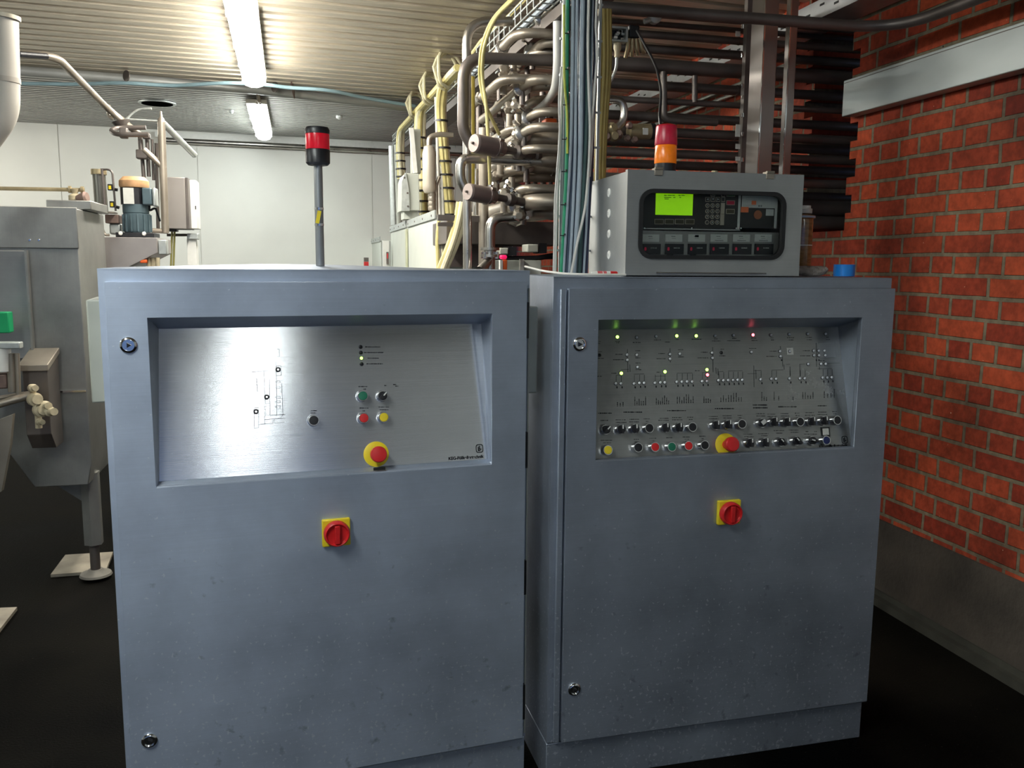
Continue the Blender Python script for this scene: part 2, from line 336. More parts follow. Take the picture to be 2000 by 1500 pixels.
# wall polygon in (Y, Z) with the ragged opening knocked out for the pipes
wm = MB()
wm.box((WX, 1.6, 0), (WX+.33, 3.60, 2.9)); wm.box((WX, 3.60, 0), (WX+.33, 4.06, 1.66)); wm.box((WX, 4.06, 0), (WX+.33, 12.4, 2.9))
z = 1.66; k = 0
while z < 2.88:
    o1 = (.0 if k % 2 else .05) + random.uniform(0, .025); o2 = (.0 if k % 2 else .06) + random.uniform(0, .03)
    if o1 > .005: wm.box((WX, 3.599, z), (WX+.33, 3.60+o1, z+.0805))
    if o2 > .005: wm.box((WX, 4.06-o2, z), (WX+.33, 4.061, z+.0805))
    z += .0815; k += 1
struct('wall_right', wm, M_BRICK, smooth=False)
struct('wall_right_rear', MB().box((WX, -9, 0), (WX+.33, 1.6, 2.9)), mat('rear_wall_neutral_grey', (.42, .43, .42), .7, 0, .06, 4), smooth=False)  # unseen stretch, grey added to keep brick red out of panel reflections
struct('wall_recess', MB().box((4.1, 2.6, 0), (4.2, 6.0, 2.9)), M_BRICK, smooth=False)
struct('wall_left', MB().box((-5.2, -9, 0), (-5.1, 9.6, 2.9)), mat('left_wall_paint', (.45, .45, .42), .7, 0, .06, 4), smooth=False)
# plaster base and floor angle on the right wall
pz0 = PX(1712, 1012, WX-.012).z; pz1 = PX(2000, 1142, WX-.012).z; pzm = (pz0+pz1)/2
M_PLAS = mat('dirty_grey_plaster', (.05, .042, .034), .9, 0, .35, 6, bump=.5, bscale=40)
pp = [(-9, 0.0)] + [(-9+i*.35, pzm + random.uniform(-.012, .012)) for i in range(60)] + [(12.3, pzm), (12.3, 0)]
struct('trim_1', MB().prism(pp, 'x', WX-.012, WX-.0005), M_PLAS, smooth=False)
struct('trim_2', MB().box((WX-.05, -9, .0), (WX-.013, 12.3, .035)).box((WX-.02, -9, .035), (WX-.013, 12.3, .06)), mat('floor_angle_metal', (.06, .06, .05), .6, .4, .3, 9), smooth=False)
# end wall of white panels
bwY = 9.72
def corr_mat(name, col, rough):
    return mat(name, col, rough, 0.75, .12, 3.0, stretch=(.5, 6, 6), rvar=.05)
M_WALLP = mat('white_wall_panel', (.80, .80, .75), .42, 0, .05, 1.6, rvar=.04)
mbw = MB()
def a_px(px): P = PY(px, 330, 9.8); return P.x*CT + P.y*ST
seams = [-6.0, a_px(-420), a_px(-150), a_px(125), a_px(386), 1.75, 2.7, 3.4]
for a0, a1 in zip(seams[:-1], seams[1:]):
    vs = [cw(a0+.004, bwY, 0), cw(a1-.004, bwY, 0), cw(a1-.004, bwY, 2.86), cw(a0+.004, bwY, 2.86)]
    vs += [v + Vector((-ST*.08, CT*.08, 0)) for v in vs]
    mbw.add(vs, [(0, 1, 2, 3), (7, 6, 5, 4), (0, 4, 5, 1), (1, 5, 6, 2), (2, 6, 7, 3), (3, 7, 4, 0)])
vs = [cw(-6, bwY+.01, 0), cw(3.4, bwY+.01, 0), cw(3.4, bwY+.01, 2.86), cw(-6, bwY+.01, 2.86)]; vs += [v + Vector((-ST*.12, CT*.12, 0)) for v in vs]
mbw.add(vs, [(0, 1, 2, 3), (7, 6, 5, 4), (0, 4, 5, 1), (1, 5, 6, 2), (2, 6, 7, 3), (3, 7, 4, 0)])
struct('wall_back', mbw, M_WALLP, smooth=False)
# white corner strip and dark rail under the ceiling, right of the left machine
a0 = -.45
mt = MB(); p, q = cw(a0, bwY-.05, 2.745), cw(3.4, bwY-.05, 2.745); mt.beam(p, q, .05, .05)
struct('trim_3', mt, M_WHITE, smooth=False)
mt = MB(); p, q = cw(a0+.05, bwY-.09, 2.69), cw(3.4, bwY-.09, 2.69); mt.tube([p, q], .028, 12)
struct('trim_4', mt, M_STEEL)
# ribbed ceiling sheets
def corr(a0, a1, b0, b1, z, pitch, h, thick=.03):
    mb = MB(); prof = []; b = b0
    while b < b1:
        for u, hh in ((0, 0), (.60, 0), (.68, h), (.92, h)): prof.append((b+u*pitch, z+hh))
        b += pitch
    prof.append((b, z)); n = len(prof); vs = []
    for a in (a0, a1): vs += [cw(a, bb, zz) for bb, zz in prof]
    fs = [(i, i+1, n+i+1, n+i) for i in range(n-1)]
    # closed above
    vs += [cw(a0, b0, z+thick+h), cw(a0, prof[-1][0], z+thick+h), cw(a1, b0, z+thick+h), cw(a1, prof[-1][0], z+thick+h)]
    k = 2*n; fs += [(k, k+1, k+3, k+2), tuple(list(range(n))+[k+1, k]), tuple(list(range(n, 2*n))+[k+3, k+2])]
    return mb.add(vs, fs)
M_CEIL = mat('ribbed_ceiling_sheet', (.47, .42, .335), .40, .4, .2, 5, stretch=(.4, 5, 5), rvar=.06)
M_CEIL2 = mat('ribbed_ceiling_sheet_far', (.37, .365, .34), .36, .45, .12, 5, stretch=(.4, 5, 5), rvar=.06)
struct('ceiling', corr(-6, 4.4, -9, 7.02, 2.80, .14, .050), M_CEIL, smooth=False)
struct('ceiling_far', corr(-6, 4.4, 7.02, 9.9, 2.80, .085, .030), M_CEIL2, smooth=False)

# ================================================================== CEILING LIGHTS
M_LAMP = mat('glowing_diffuser', (.9, .9, .88), .4, 0, .02, 5, emit=(1.0, .96, .86), es=LAMP_E)
M_LAMPC = mat('glowing_cool_diffuser', (.9, .9, .88), .4, 0, .02, 5, emit=(.93, 1.0, .97), es=LAMP_E)
M_LAMPD = mat('glowing_dim_diffuser', (.9, .9, .88), .4, 0, .02, 5, emit=(.93, 1.0, .97), es=16.0)
M_LAMPE = mat('glowing_far_diffuser', (.9, .9, .88), .4, 0, .02, 5, emit=(.93, 1.0, .97), es=30.0)
M_HOUS = mat('lamp_housing', (.45, .42, .36), .5, .2, .1, 12)
def lamp(x0, y0, x1, y1, label, m, z=2.70, w=.145, clips=True):
    t = thing('fluorescent_ceiling_light', label, 'ceiling light', ((x0+x1)/2, (y0+y1)/2, z), 0, 'fluorescent lights in a row under the ceiling')
    p, q = Vector((x0, y0, z)), Vector((x1, y1, z)); d = (q-p).normalized(); s = Vector((d.y, -d.x, 0))
    mb = MB()      # diffuser trough, tapering at both ends
    secs = [(0, .55), (.09, 1.0), ((q-p).length-.09, 1.0), ((q-p).length, .55)]; vs = []; fs = []
    for dist, k in secs:
        c = p + d*dist
        for u, v in ((-.5, .035), (-.5, 0), (-.38, -.03), (-.12, -.042), (.12, -.042), (.38, -.03), (.5, 0), (.5, .035)):
            vs.append(c + s*(u*w*k) + Vector((0, 0, v*k if v < 0 else v)))
    for i in range(3):
        for j in range(8): j2 = (j+1) % 8; fs.append((i*8+j, i*8+j2, (i+1)*8+j2, (i+1)*8+j))
    fs += [tuple(range(8))[::-1], tuple(range(24, 32))]; mb.add(vs, fs)
    part('diffuser', mb, m, t)
    part('housing', MB().beam(p+Vector((0, 0, .052)), q+Vector((0, 0, .052)), w*1.10, .034), M_HOUS, t)
    if clips:
        for i in (.3, .62, .93):
            c = p + d*((q-p).length*i)
            for sg in (-1, 1): part('clip', MB().beam(c + s*(w*.47*sg) + Vector((0, 0, .012)), c + s*(w*.53*sg) + Vector((0, 0, .012)), .03, .05), M_WHITE, t)
    for i in (.2, .8):
        c = p + d*((q-p).length*i); part('bracket', MB().beam(c+Vector((0, 0, .068)), c+Vector((0, 0, .101)), .05, .03, up=(0, 1, 0)), M_STEEL, t)
    return t
lamp(-.265, 4.86, -.289, 6.42, 'fluorescent light glowing above the left cabinet, the larger one fully below the ceiling', M_LAMP)
lamp(-.240, 3.22, -.262, 4.78, 'fluorescent light cut by the top edge of the photo', M_LAMP)
lamp(-.325, 7.42, -.335, 9.10, 'farthest and smallest fluorescent light, near the white end wall', M_LAMPE)
lamp(-.95, -.10, -.97, 1.46, 'fluorescent light over the spot in front of the cabinets', M_LAMPC)
lamp(-3.5, 6.8, -3.52, 8.4, 'added unseen light outside the left edge, brightening the end wall', M_LAMP)  # added unseen lamp, brightens the left part of the end wall
lamp(-3.6, 1.5, -3.62, 3.1, 'added unseen light outside the left edge, brightening the left cabinet and box side', M_LAMPE)  # added unseen lamp, fill for the left cabinet and the terminal's side
lamp(.57, -3.2, .56, -1.64, 'fluorescent light behind the camera, nearer one', M_LAMPD)
lamp(.60, -5.1, .59, -3.5, 'fluorescent light behind the camera, middle one', M_LAMPD)
lamp(.63, -7.2, .62, -5.5, 'fluorescent light behind the camera, farthest one', M_LAMPD)

# ================================================================== CABINETS
CL = dict(x=-.462, y=2.1823, w=1.0647, a=.09387, H=1.4778, pl=.1266)
CR = dict(x=.6501, y=2.2316, w=1.0499, a=.01595, H=1.4624, pl=.1266)
def to_local(c, P):
    P = Vector(P) - Vector((c['x'], c['y'], 0)); ca, sa = math.cos(c['a']), math.sin(c['a'])
    return Vector((P.x*ca + P.y*sa, -P.x*sa + P.y*ca, P.z))
def dir_local(c, d):
    ca, sa = math.cos(c['a']), math.sin(c['a']); return Vector((d.x*ca + d.y*sa, -d.x*sa + d.y*ca, d.z))
def hit(c, px, py, p0, n):
    """point, in the cabinet's frame, of the plane through p0 with normal n"""
    o = to_local(c, CAM); d = dir_local(c, ray(px, py)); n = Vector(n); t = (Vector(p0)-o).dot(n)/d.dot(n); return o + d*t
def front(c, px, py, d=-.02): return hit(c, px, py, (0, d, 0), (0, 1, 0))

def lock(t, c, px, py):
    p = front(c, px, py); ax = (0, -1, 0)
    l = part('lock', MB().lathe([(.019, 0), (.019, .004), (.016, .007), (.0135, .0075), (.0135, .003)], p+Vector((0, .0005, 0)), ax, 24), M_CHROME, t, 'round chrome key lock', local=True)
    part('key_slot', MB().lathe([(.0075, 0), (.0065, .006), (.003, .0065)], p + Vector((0, -.003, 0)), ax, 3), M_BLACK, l, local=True)
    return l

def cabinet(c, label, mdoor, opening, pan, depth, door, gutter):
    t = thing('control_cabinet', label, 'control cabinet', (c['x'], c['y'], 0), c['a'], 'steel control cabinets side by side')
    W, H, pl = c['w'], c['H'], c['pl']; s0, s1, z0, z1 = opening
    b = MB(); g = .004
    b.ring((0, pl, W, H-.002), (s0-g, z0-g, s1+g, z1+g), 0, .012)
    b.box((0, .012, pl), (.003, depth, H-.002)).box((W-.003, .012, pl), (W, depth, H-.002)).box((0, depth-.003, pl), (W, depth, H-.002)).box((0, 0.012, pl), (W, depth, pl+.003))
    part('body', b, mdoor, t, bevel=.003, local=True)
    # roof sheet, slightly bulged
    n, mm = 16, 6; vs = []; fs = []
    for j in range(mm+1):
        for i in range(n+1):
            u, v = i/n, j/mm; bulge = (.011 if c is CL else .0015)*math.sin(PI*min(1, u*1.12))**1.2*math.sin(PI*.5*v) if u < .89 else 0
            vs.append((W*u, depth*v, H + bulge))
    for j in range(mm):
        for i in range(n): a = j*(n+1)+i; fs.append((a, a+1, a+n+2, a+n+1))
    k = len(vs); vs += [(W*u, depth*v, H-.004) for v in (0, 1) for u in (0, 1)]
    fs += [(k, k+1, k+3, k+2), tuple([k] + list(range(0, n+1)) + [k+1]), tuple([k+2] + [mm*(n+1)+i for i in range(n+1)] + [k+3]),
           tuple([k] + [j*(n+1) for j in range(mm+1)] + [k+2]), tuple([k+1] + [j*(n+1)+n for j in range(mm+1)] + [k+3])]
    part('roof', MB().add(vs, fs), mdoor, t, local=True)
    part('plinth', MB().box((.0, .004, 0), (W, depth, pl-.004)), mdoor, t, bevel=.002, local=True)
    dm = MB(); dm.ring((door[0], door[2], door[1], door[3]), opening, -.02, -.001)
    dr = part('door', dm, mdoor, t, bevel=.0035, local=True)
    if gutter: part('door_fold', MB().box((door[0]-.022, -.013, door[2]), (door[0]-.004, -.0008, door[3]-.002)), mdoor, t, bevel=.003, local=True)
    # recess: sloping collar from the opening to the tilted control panel
    (tl, tr, bl, br) = pan
    oy = -.0195; e = 0.0
    O = [(s0, oy, z0), (s1, oy, z0), (s1, oy, z1), (s0, oy, z1)]; I = [bl, br, tr, tl]
    rm = MB(); vs = [Vector(v) for v in O] + [Vector(v) for v in I]
    fs = [(k, (k+1) % 4, 4+(k+1) % 4, 4+k) for k in range(4)]
    rm.add(vs, fs); off = [Vector(v)+Vector((0, .004, 0)) for v in I]
    part('recess_collar', rm, mdoor, t, local=True, smooth=False)
    # panel plate
    n = (Vector(br)-Vector(bl)).cross(Vector(tl)-Vector(bl)).normalized()
    if n.y > 0: n = -n
    pm = MB(); sh = -n*.003
    cc = (Vector(tl)+Vector(tr)+Vector(bl)+Vector(br))/4
    Q = [Vector(v) for v in (bl, br, tr, tl)]
    pm.add([q + n*.001 for q in Q] + [q + sh for q in Q], [(0, 1, 2, 3), (7, 6, 5, 4), (0, 4, 5, 1), (1, 5, 6, 2), (2, 6, 7, 3), (3, 7, 4, 0)])
    return t, pm, Q, n

class Panel:
    """helper that places hardware on a tilted panel"""
    def __init__(s, t, c, Q, n): s.t, s.c, s.n, s.o = t, c, n, Q[0]; s.ex = (Q[1]-Q[0]).normalized(); s.ey = n.cross(s.ex).normalized()
    def base(s, px, py, lift=0.0):
        p = hit(s.c, px, py, s.o + s.n*(lift+.001), s.n); return p - s.n*lift
    def mx(s, p, rot=0.0): 
        ex, ey = s.ex, s.ey; cr, sr = math.cos(rot), math.sin(rot); x = ex*cr + ey*sr; y = ey*cr - ex*sr; n = s.n
        return Matrix(((x.x, y.x, n.x, p.x), (x.y, y.y, n.y, p.y), (x.z, y.z, n.z, p.z), (0, 0, 0, 1)))
    def line(s, mb, a, b, w=.0012, h=.0004):
        A, B = s.base(*a), s.base(*b); d = B-A
        if d.length < 1e-5: return
        x = d.normalized(); y = s.n.cross(x); vs = []
        for z in (0, h):
            vs += [A - y*w/2 + s.n*z, B - y*w/2 + s.n*z, B + y*w/2 + s.n*z, A + y*w/2 + s.n*z]
        mb.add(vs, [(3, 2, 1, 0), (4, 5, 6, 7), (0, 1, 5, 4), (1, 2, 6, 5), (2, 3, 7, 6), (3, 0, 4, 7)])
    def push(s, px, py, m, col, h=.020):
        p = s.base(px, py, h); X = s.mx(p)
        b = part('push_button', MB().lathe([(.0150, 0), (.0150, .004), (.0142, .006), (.0142, h-.002), (.0135, h), (.0118, h), (.0118, h-.004)], (0, 0, 0), (0, 0, 1), 28, X), M_CHROME, s.t, col+' push button in a chrome ring', local=True)
        part('button_cap', MB().lathe([(.0116, h-.004), (.0116, h-.0005), (.0105, h+.0008), (.003, h+.0012)], (0, 0, 0), (0, 0, 1), 28, X), m, b, local=True)
    def sel(s, px, py, rot=0.0, key=False):
        h = .020; p = s.base(px, py, h); X = s.mx(p)
        b = part('key_switch' if key else 'selector_switch', MB().lathe([(.0150, 0), (.0150, .004), (.0142, .006), (.0142, h-.008), (.0134, h-.006)], (0, 0, 0), (0, 0, 1), 28, X), M_CHROME, s.t, local=True)
        part('knob', MB().lathe([(.0118, h-.008), (.0118, h-.001), (.011, h)], (0, 0, 0), (0, 0, 1), 28, X), M_BLACK, b, local=True)
        X2 = s.mx(p, rot)
        if key:
            part('lever', MB().box((-.0075, -.0035, h), (.008, .009, h+.006), X2), M_CHROME, b, local=True)
        else:
            part('lever', MB().prism([(-.0035, -.0125), (.0035, -.0125), (.0045, 0), (.0035, .0115), (-.0035, .0115), (-.0045, 0)], 'z', h-.0002, h+.010) if False else MB().add(
                [(x, y, z) for z in (h-.0002, h+.010) for x, y in ((-.0035, -.0125), (.0035, -.0125), (.0045, 0), (.0035, .0115), (-.0035, .0115), (-.0045, 0))],
                [(0, 1, 2, 3, 4, 5), (11, 10, 9, 8, 7, 6)] + [(i, (i+1) % 6, 6+(i+1) % 6, 6+i) for i in range(6)], X2), M_BLACK, b, local=True)
            part('pointer_mark', MB().box((-.0016, .0005, h+.010), (.0016, .0114, h+.0106), X2), M_WHITE, b, local=True)
    def led(s, px, py, m, r=.0045):
        p = s.base(px, py, .003); X = s.mx(p)
        b = part('indicator_lamp', MB().lathe([(r*1.25, 0), (r*1.25, .0015), (r, .002)], (0, 0, 0), (0, 0, 1), 14, X), M_BLACK, s.t, local=True)
        part('lens', MB().lathe([(r*.92, .0015), (r*.88, .0034), (r*.5, .0048), (r*.15, .0054)], (0, 0, 0), (0, 0, 1), 14, X), m, b, local=True)
    def estop(s, px, py, kx, ky):
        p = s.base(px, py, .002); X = s.mx(p)
        b = part('emergency_stop', MB().lathe([(.0335, 0), (.0335, .002), (.0320, .003)], (0, 0, 0), (0, 0, 1), 36, X), M_YEL, s.t, 'round yellow disc of the emergency stop', local=True)
        part('stop_stem', MB().lathe([(.0125, .002), (.0125, .02), (.016, .026)], (0, 0, 0), (0, 0, 1), 28, X), M_RED, b, local=True)
        part('stop_knob', MB().lathe([(.016, .022), (.0205, .026), (.0212, .032), (.0212, .042), (.019, .045), (.008, .0465)], (0, 0, 0), (0, 0, 1), 36, X), M_RED, b, local=True)
    def word(s, mb, px, py, w_px, th=.0022, seed=0):
        """a line of lettering too small to read: a run of letter-sized strokes"""
        rnd = random.Random(int(px*7+py*13)); x = px - w_px/2
        while x < px + w_px/2:
            l = rnd.choice([1.2, 1.6, 2.2, 2.6]); s.line(mb, (x, py), (min(x+l, px+w_px/2), py), th*rnd.choice([.7, 1, 1.15])); x += l + rnd.choice([.5, .5, .6, 1.3])

def led_mat(name, col, es): return mat(name, col, .25, 0, .02, 30, emit=col, es=es)
M_LG = led_mat('green_led_lit', (.45, 1.0, .10), 5.0); M_LR = led_mat('red_led_lit', (1.0, .10, .12), 6.0); M_LW = mat('unlit_led_glint_white', (.82, .84, .88), .2, 0, .05, 30)  # unlit lenses: near-white colour paints their highlights

def main_switch(t, c, px, py, ang=0):
    p = front(c, px, py); sz = .036
    b = part('main_switch', MB().cbox(p + Vector((0, -.006, 0)), (2*sz, .013, 2*sz)), M_YEL, t, 'square yellow plate of the main switch', bevel=.003, local=True)
    ax = Vector((0, -1, 0))
    kn = MB().lathe([(.0335, 0), (.0335, .012), (.031, .020), (.0275, .021), (.0262, .014), (.012, .013)], p + Vector((0, -.0125, 0)), ax, 40)
    kn.cbox(p + Vector((0, -.030, .0)), (.013, .012, .048))
    part('rotary_handle', kn, M_RED, b, 'red rotary handle', bevel=.0015, local=True)

# ---- left cabinet
opL = (.104, .9567, .952, 1.3635)
def pcorner(c, px, py, d): v = hit(c, px, py, (0, d, 0), (0, 1, 0)); return v
tl, tr = pcorner(CL, 309.5, 640, .085), pcorner(CL, 940, 634.5, .085); zt = (tl.z+tr.z)/2; tl.z = tr.z = zt
bl, br = pcorner(CL, 311, 939.5, .012), pcorner(CL, 953, 897, .012); zb = (bl.z+br.z)/2; bl.z = br.z = zb
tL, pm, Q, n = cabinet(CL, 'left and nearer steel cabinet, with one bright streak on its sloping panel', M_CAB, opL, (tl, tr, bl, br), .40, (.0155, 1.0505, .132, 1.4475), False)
pL = part('control_panel', pm, M_PANEL, tL, 'brushed sloping control panel', local=True, smooth=False)
P = Panel(tL, CL, Q, n)
lock(tL, CL, 251, 674); lock(tL, CL, 292, 1446)
main_switch(tL, CL, 656, 1038)
for y0, y1 in ((590, 660), (843, 912), (1092, 1158), (1333, 1400)):
    za, zb_ = front(CL, 1028, y0, 0).z, front(CL, 1028, y1, 0).z
    part('hinge', MB().box((1.0515, -.012, zb_), (1.0595, -.0005, za)), M_BLACK, tL, 'black hinge block', local=True)
part('seam_strip', MB().box((1.0600, -.004, .14), (1.0640, -.0003, 1.43)), M_GREYD, tL, local=True)
P.push(613, 821, M_BLACK, 'black'); P.push(709, 773, M_GRN, 'green'); P.push(711, 816.5, M_RED, 'red'); P.push(750, 815, M_YEL, 'yellow')
P.sel(748, 773, -.75); P.estop(735, 887, 738, 885)
for q, mm in (((704.5, 677.5), M_BLACK), ((705, 688.5), M_BLACK), ((706, 699.5), M_LG), ((706.5, 711), M_BLACK)): P.led(*q, mm, .0042)
for q in ((543, 722), (521, 775.5), (500, 804)):
    p = P.base(*q); X = P.mx(p)
    k = part('key_switch', MB().lathe([(.0065, 0), (.0065, .003), (.0052, .004), (.0045, .002)], (0, 0, 0), (0, 0, 1), 20, X), M_BLACK, tL, local=True)
    part('key_slot', MB().lathe([(.0026, .002), (.0026, .004)], (0, 0, 0), (0, 0, 1), 10, X), M_CHROME, k, local=True)
pr = MB()
def poly_px(mb, P, pts, w=.0009):
    for a, b in zip(pts[:-1], pts[1:]): P.line(mb, a, b, w)
for pts in ([(539, 715), (549, 714.5), (549.5, 733), (539.5, 733.5), (539, 715)], [(496, 797), (505, 796.5), (505, 836), (496.5, 836.5), (496, 797)],
            [(541, 682), (545.5, 682), (546, 696), (541, 696)], [(539, 704), (539, 714)], [(491, 727), (516, 724.5), (525, 724)], [(515, 725), (517, 751), (517, 826), (518, 828)],
            [(526, 740), (527.5, 811)], [(540, 733), (540.5, 811)], [(550, 748), (552.5, 810)], [(517, 811), (558, 809.5)], [(518, 820), (546, 817)], [(516, 828), (533, 826.5), (533, 820)],
            [(536, 820), (536, 826.5), (556, 825)], [(536, 826.5), (536, 818), (557, 817)], [(548, 817), (553, 809)], [(505, 829), (516, 828)], [(505, 790), (508, 787)], [(501, 738), (503, 765)], [(519, 775), (519, 811)]):
    poly_px(pr, P, pts)
for yy in (746, 757, 776, 785, 795): poly_px(pr, P, [(537, yy), (541, yy-2), (547, yy-2), (548, yy+1), (543, yy+2), (537, yy)], .0008)
for yy in range(740, 766, 6): P.line(pr, (498, yy), (505, yy), .0008)
for x, y, wd in ((728, 677.5, 29), (730, 688.5, 38), (729, 699.5, 22), (732, 710.5, 32), (709, 755, 17), (712, 760, 5), (711, 797, 17), (711, 802.5, 6), (750, 795, 21), (750, 800.5, 17), (613, 802, 11), (612, 806.5, 11), (753, 753, 4), (771, 751, 6), (775, 754, 6)): P.word(pr, x, y, wd)
part('printed_diagram', pr, M_PRINT, pL, 'thin black flow diagram and tiny lettering', local=True, smooth=False)
def logo(P, pan, tx, ty, lx, ly, sc):
    p = P.base(tx, ty); tm = text_mb('KEG-Füllkellertechnik', .0112*sc, P.mx(p + P.n*.0003), .0004, 'RIGHT')
    p = P.base(lx, ly); X = P.mx(p); r = .0105*sc; o = []
    for k in range(24):
        a = 2*PI*k/24; ca, sa = math.cos(a), math.sin(a); f = (abs(ca)**4+abs(sa)**4)**-.25; o.append((r*ca*f, r*1.12*sa*f))
    vs = [(x, y, z) for z in (.0002, .0006) for x, y in o] + [(x*.82, y*.82, z) for z in (.0002, .0006) for x, y in o]
    fs = []
    for k in range(24):
        k2 = (k+1) % 24; fs += [(k, k2, 24+k2, 24+k), (48+k, 48+k2, 72+k2, 72+k), (24+k, 24+k2, 72+k2, 72+k), (k, k2, 48+k2, 48+k)]
    lm = MB().add(vs, fs, X)
    for (x0, y0, x1, y1) in ((-.0048, -.0070, -.0022, .0050), (-.0048, -.0070, .0022, -.0044), (-.0012, -.0036, .0014, .0074), (-.0012, -.0036, .0054, -.0008)):
        lm.box((x0*sc, y0*sc, .0002), (x1*sc, y1*sc, .0006), X)
    part('maker_lettering', tm, M_PRINT, pan, local=True, smooth=False); part('maker_emblem', lm, M_PRINT, pan, local=True, smooth=False)
logo(P, pL, 944, 891.5, 936.5, 876, 1.0)
part('black_tape_patch', MB().cbox(front(CL, 741, 915.5, -.0215)+Vector((0, 0, .0)), (.031, .0012, .008)), M_RUBBER, tL, local=True)
# pole beacon standing on the left cabinet
pb = to_local(CL, (0, 0, 0))
def wl(c, s, d, z): ca, sa = math.cos(c['a']), math.sin(c['a']); return Vector((c['x'] + s*ca - d*sa, c['y'] + s*sa + d*ca, z))
Yb = 2.43; zb0 = CL['H']+.012
pt = PY(619, 323, Yb); pbt = PY(627.5, 515, Yb); bx = (pt.x+pbt.x)/2
ppm = depth_px((bx, Yb, 1.6)); zt_ = pt.z
tB = thing('beacon_light', 'red beacon light with black cap on a grey pole, on the left cabinet', 'warning light', (bx, Yb, zb0))
z_a, z_b, z_c = PY(619, 292, Yb).z, PY(619, 262, Yb).z, PY(619, 249, Yb).z; rr = 23.5/ppm
part('pole', MB().cyl((bx, Yb, zb0-.004), (bx, Yb, zt_+.01), 8.3/ppm, 20), mat('grey_anodised_pole', (.32, .33, .34), .38, .8, .1, 12), tB)
0 and part('base_flange', MB().lathe([(.03, 0), (.03, .006), (.018, .010)], (bx, Yb, zb0-.006), (0, 0, 1), 24), M_BLACK, tB)
part('lamp_socket', MB().lathe([(rr*.8, 0), (rr*.98, .006), (rr, z_a-zt_-.003), (rr*.95, z_a-zt_)], (bx, Yb, zt_), (0, 0, 1), 36), M_BLACK, tB)
M_LENSR = mat('red_lens', (.55, .006, .02), .22, 0, .3, 40, stretch=(1, 1, .3), emit=(.8, .0, .02), es=.12)
part('red_lens', MB().lathe([(rr*.96, 0), (rr*.97, .003), (rr*.97, z_b-z_a-.002), (rr*.96, z_b-z_a)], (bx, Yb, z_a), (0, 0, 1), 36), M_LENSR, tB)
part('lamp_cap', MB().lathe([(rr, 0), (rr, z_c-z_b-.006), (rr*.9, z_c-z_b), (rr*.3, z_c-z_b+.003)], (bx, Yb, z_b), (0, 0, 1), 36), M_BLACK, tB)
for yy in (410, 441):
    zc = PY(622, yy, Yb).z; part('pole_clamp', MB().lathe([(8.9/ppm, 0), (8.9/ppm, .006)], (bx, Yb, zc), (0, 0, 1), 20), M_CHROME, tB)
zc = PY(620, 424, Yb).z
part('yellow_tag', MB().add([(x, y, z) for y in (-.0008, .0008) for x, z in ((-.0105, -.016), (-.001, -.018), (.006, .015), (-.004, .017))], [(0, 1, 2, 3), (7, 6, 5, 4), (0, 1, 5, 4), (1, 2, 6, 5), (2, 3, 7, 6), (3, 0, 4, 7)], Matrix.Translation((bx, Yb-8.6/ppm-.002, zc))), M_YEL, tB, 'small yellow tag')

# ---- right cabinet
opR = (.12299, .95995, .94245, 1.34735)
tl, tr = pcorner(CR, 1160, 640, .10), pcorner(CR, 1636.5, 638, .10); tl.z = tr.z; tl.x = .1235
bl, br = pcorner(CR, 1158.5, 903, .010), pcorner(CR, 1663, 877, .010); bl.z = br.z = (bl.z+br.z)/2; bl.x = .1235
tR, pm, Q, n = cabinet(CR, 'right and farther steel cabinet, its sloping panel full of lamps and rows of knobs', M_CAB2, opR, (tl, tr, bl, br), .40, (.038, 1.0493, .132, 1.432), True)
pR = part('control_panel', pm, M_PANEL2, tR, 'dull sloping control panel', local=True, smooth=False)
P = Panel(tR, CR, Q, n)
lock(tR, CR, 1131.5, 672); lock(tR, CR, 1121.5, 1346)
main_switch(tR, CR, 1421, 999)
LEDS = [(1206, 658, 'g'), (1244, 659, 0), (1282, 657, 0), (1322, 656, 'g'), (1360, 656, 'g'), (1397, 656, 0), (1433, 655, 0), (1471, 654, 'r'), (1506, 654, 0), (1542, 653, 0), (1578, 652, 0), (1613, 652, 0),
 (1171.5, 693.5, 'k'), (1225, 693, 0), (1225.5, 703, 0), (1244, 693, 0), (1245.6, 717, 0), (1213.7, 729, 'g'), (1203, 749, 0), (1213, 749, 0), (1238.5, 749, 0), (1249, 748, 0), (1258, 748, 0),
 (1308.6, 691.5, 0), (1309, 701, 0), (1328, 691, 0), (1299, 726, 'g'), (1279.4, 747.7, 0), (1290, 747, 0), (1298.5, 747, 0), (1322, 746, 0), (1332, 745.6, 0), (1342, 745.5, 0), (1352, 745.5, 0),
 (1391, 689, 0), (1392, 699, 0), (1381, 722, 'g'), (1382, 732, 'r'), (1371.5, 744.6, 0), (1381, 744.5, 0), (1403.5, 743, 0), (1409.5, 688.6, 'k'), (1468, 687.6, 0), (1524, 686, 0), (1525, 696, 0), (1543, 686, 0),
 (1589.7, 685, 0), (1599.5, 685, 0), (1610.7, 685, 0), (1590.4, 694, 0), (1600, 694, 0), (1612, 694, 0), (1579, 711, 0), (1604, 710.7, 0), (1613, 710.7, 0), (1413, 743, 0), (1422.4, 742.5, 0), (1432, 742.5, 0),
 (1441, 742, 0), (1450, 742, 0), (1486, 741, 0), (1506.8, 740, 0), (1516, 740, 0), (1542.4, 739.4, 0), (1562.8, 739, 0), (1572, 739, 0), (1607, 737.6, 0), (1616, 737.6, 0), (1624.7, 737, 0), (1167, 658, 'k')]
X = P.mx(P.base(1615, 684)); part('cover_plate', MB().box((-.027, -.023, 0), (.029, .023, .0015), X), M_BOX, pR, local=True)
X = P.mx(P.base(1543, 686)); part('paper_square', MB().box((-.0105, -.0105, 0), (.0105, .0105, .0008), X), M_LABEL, pR, local=True)
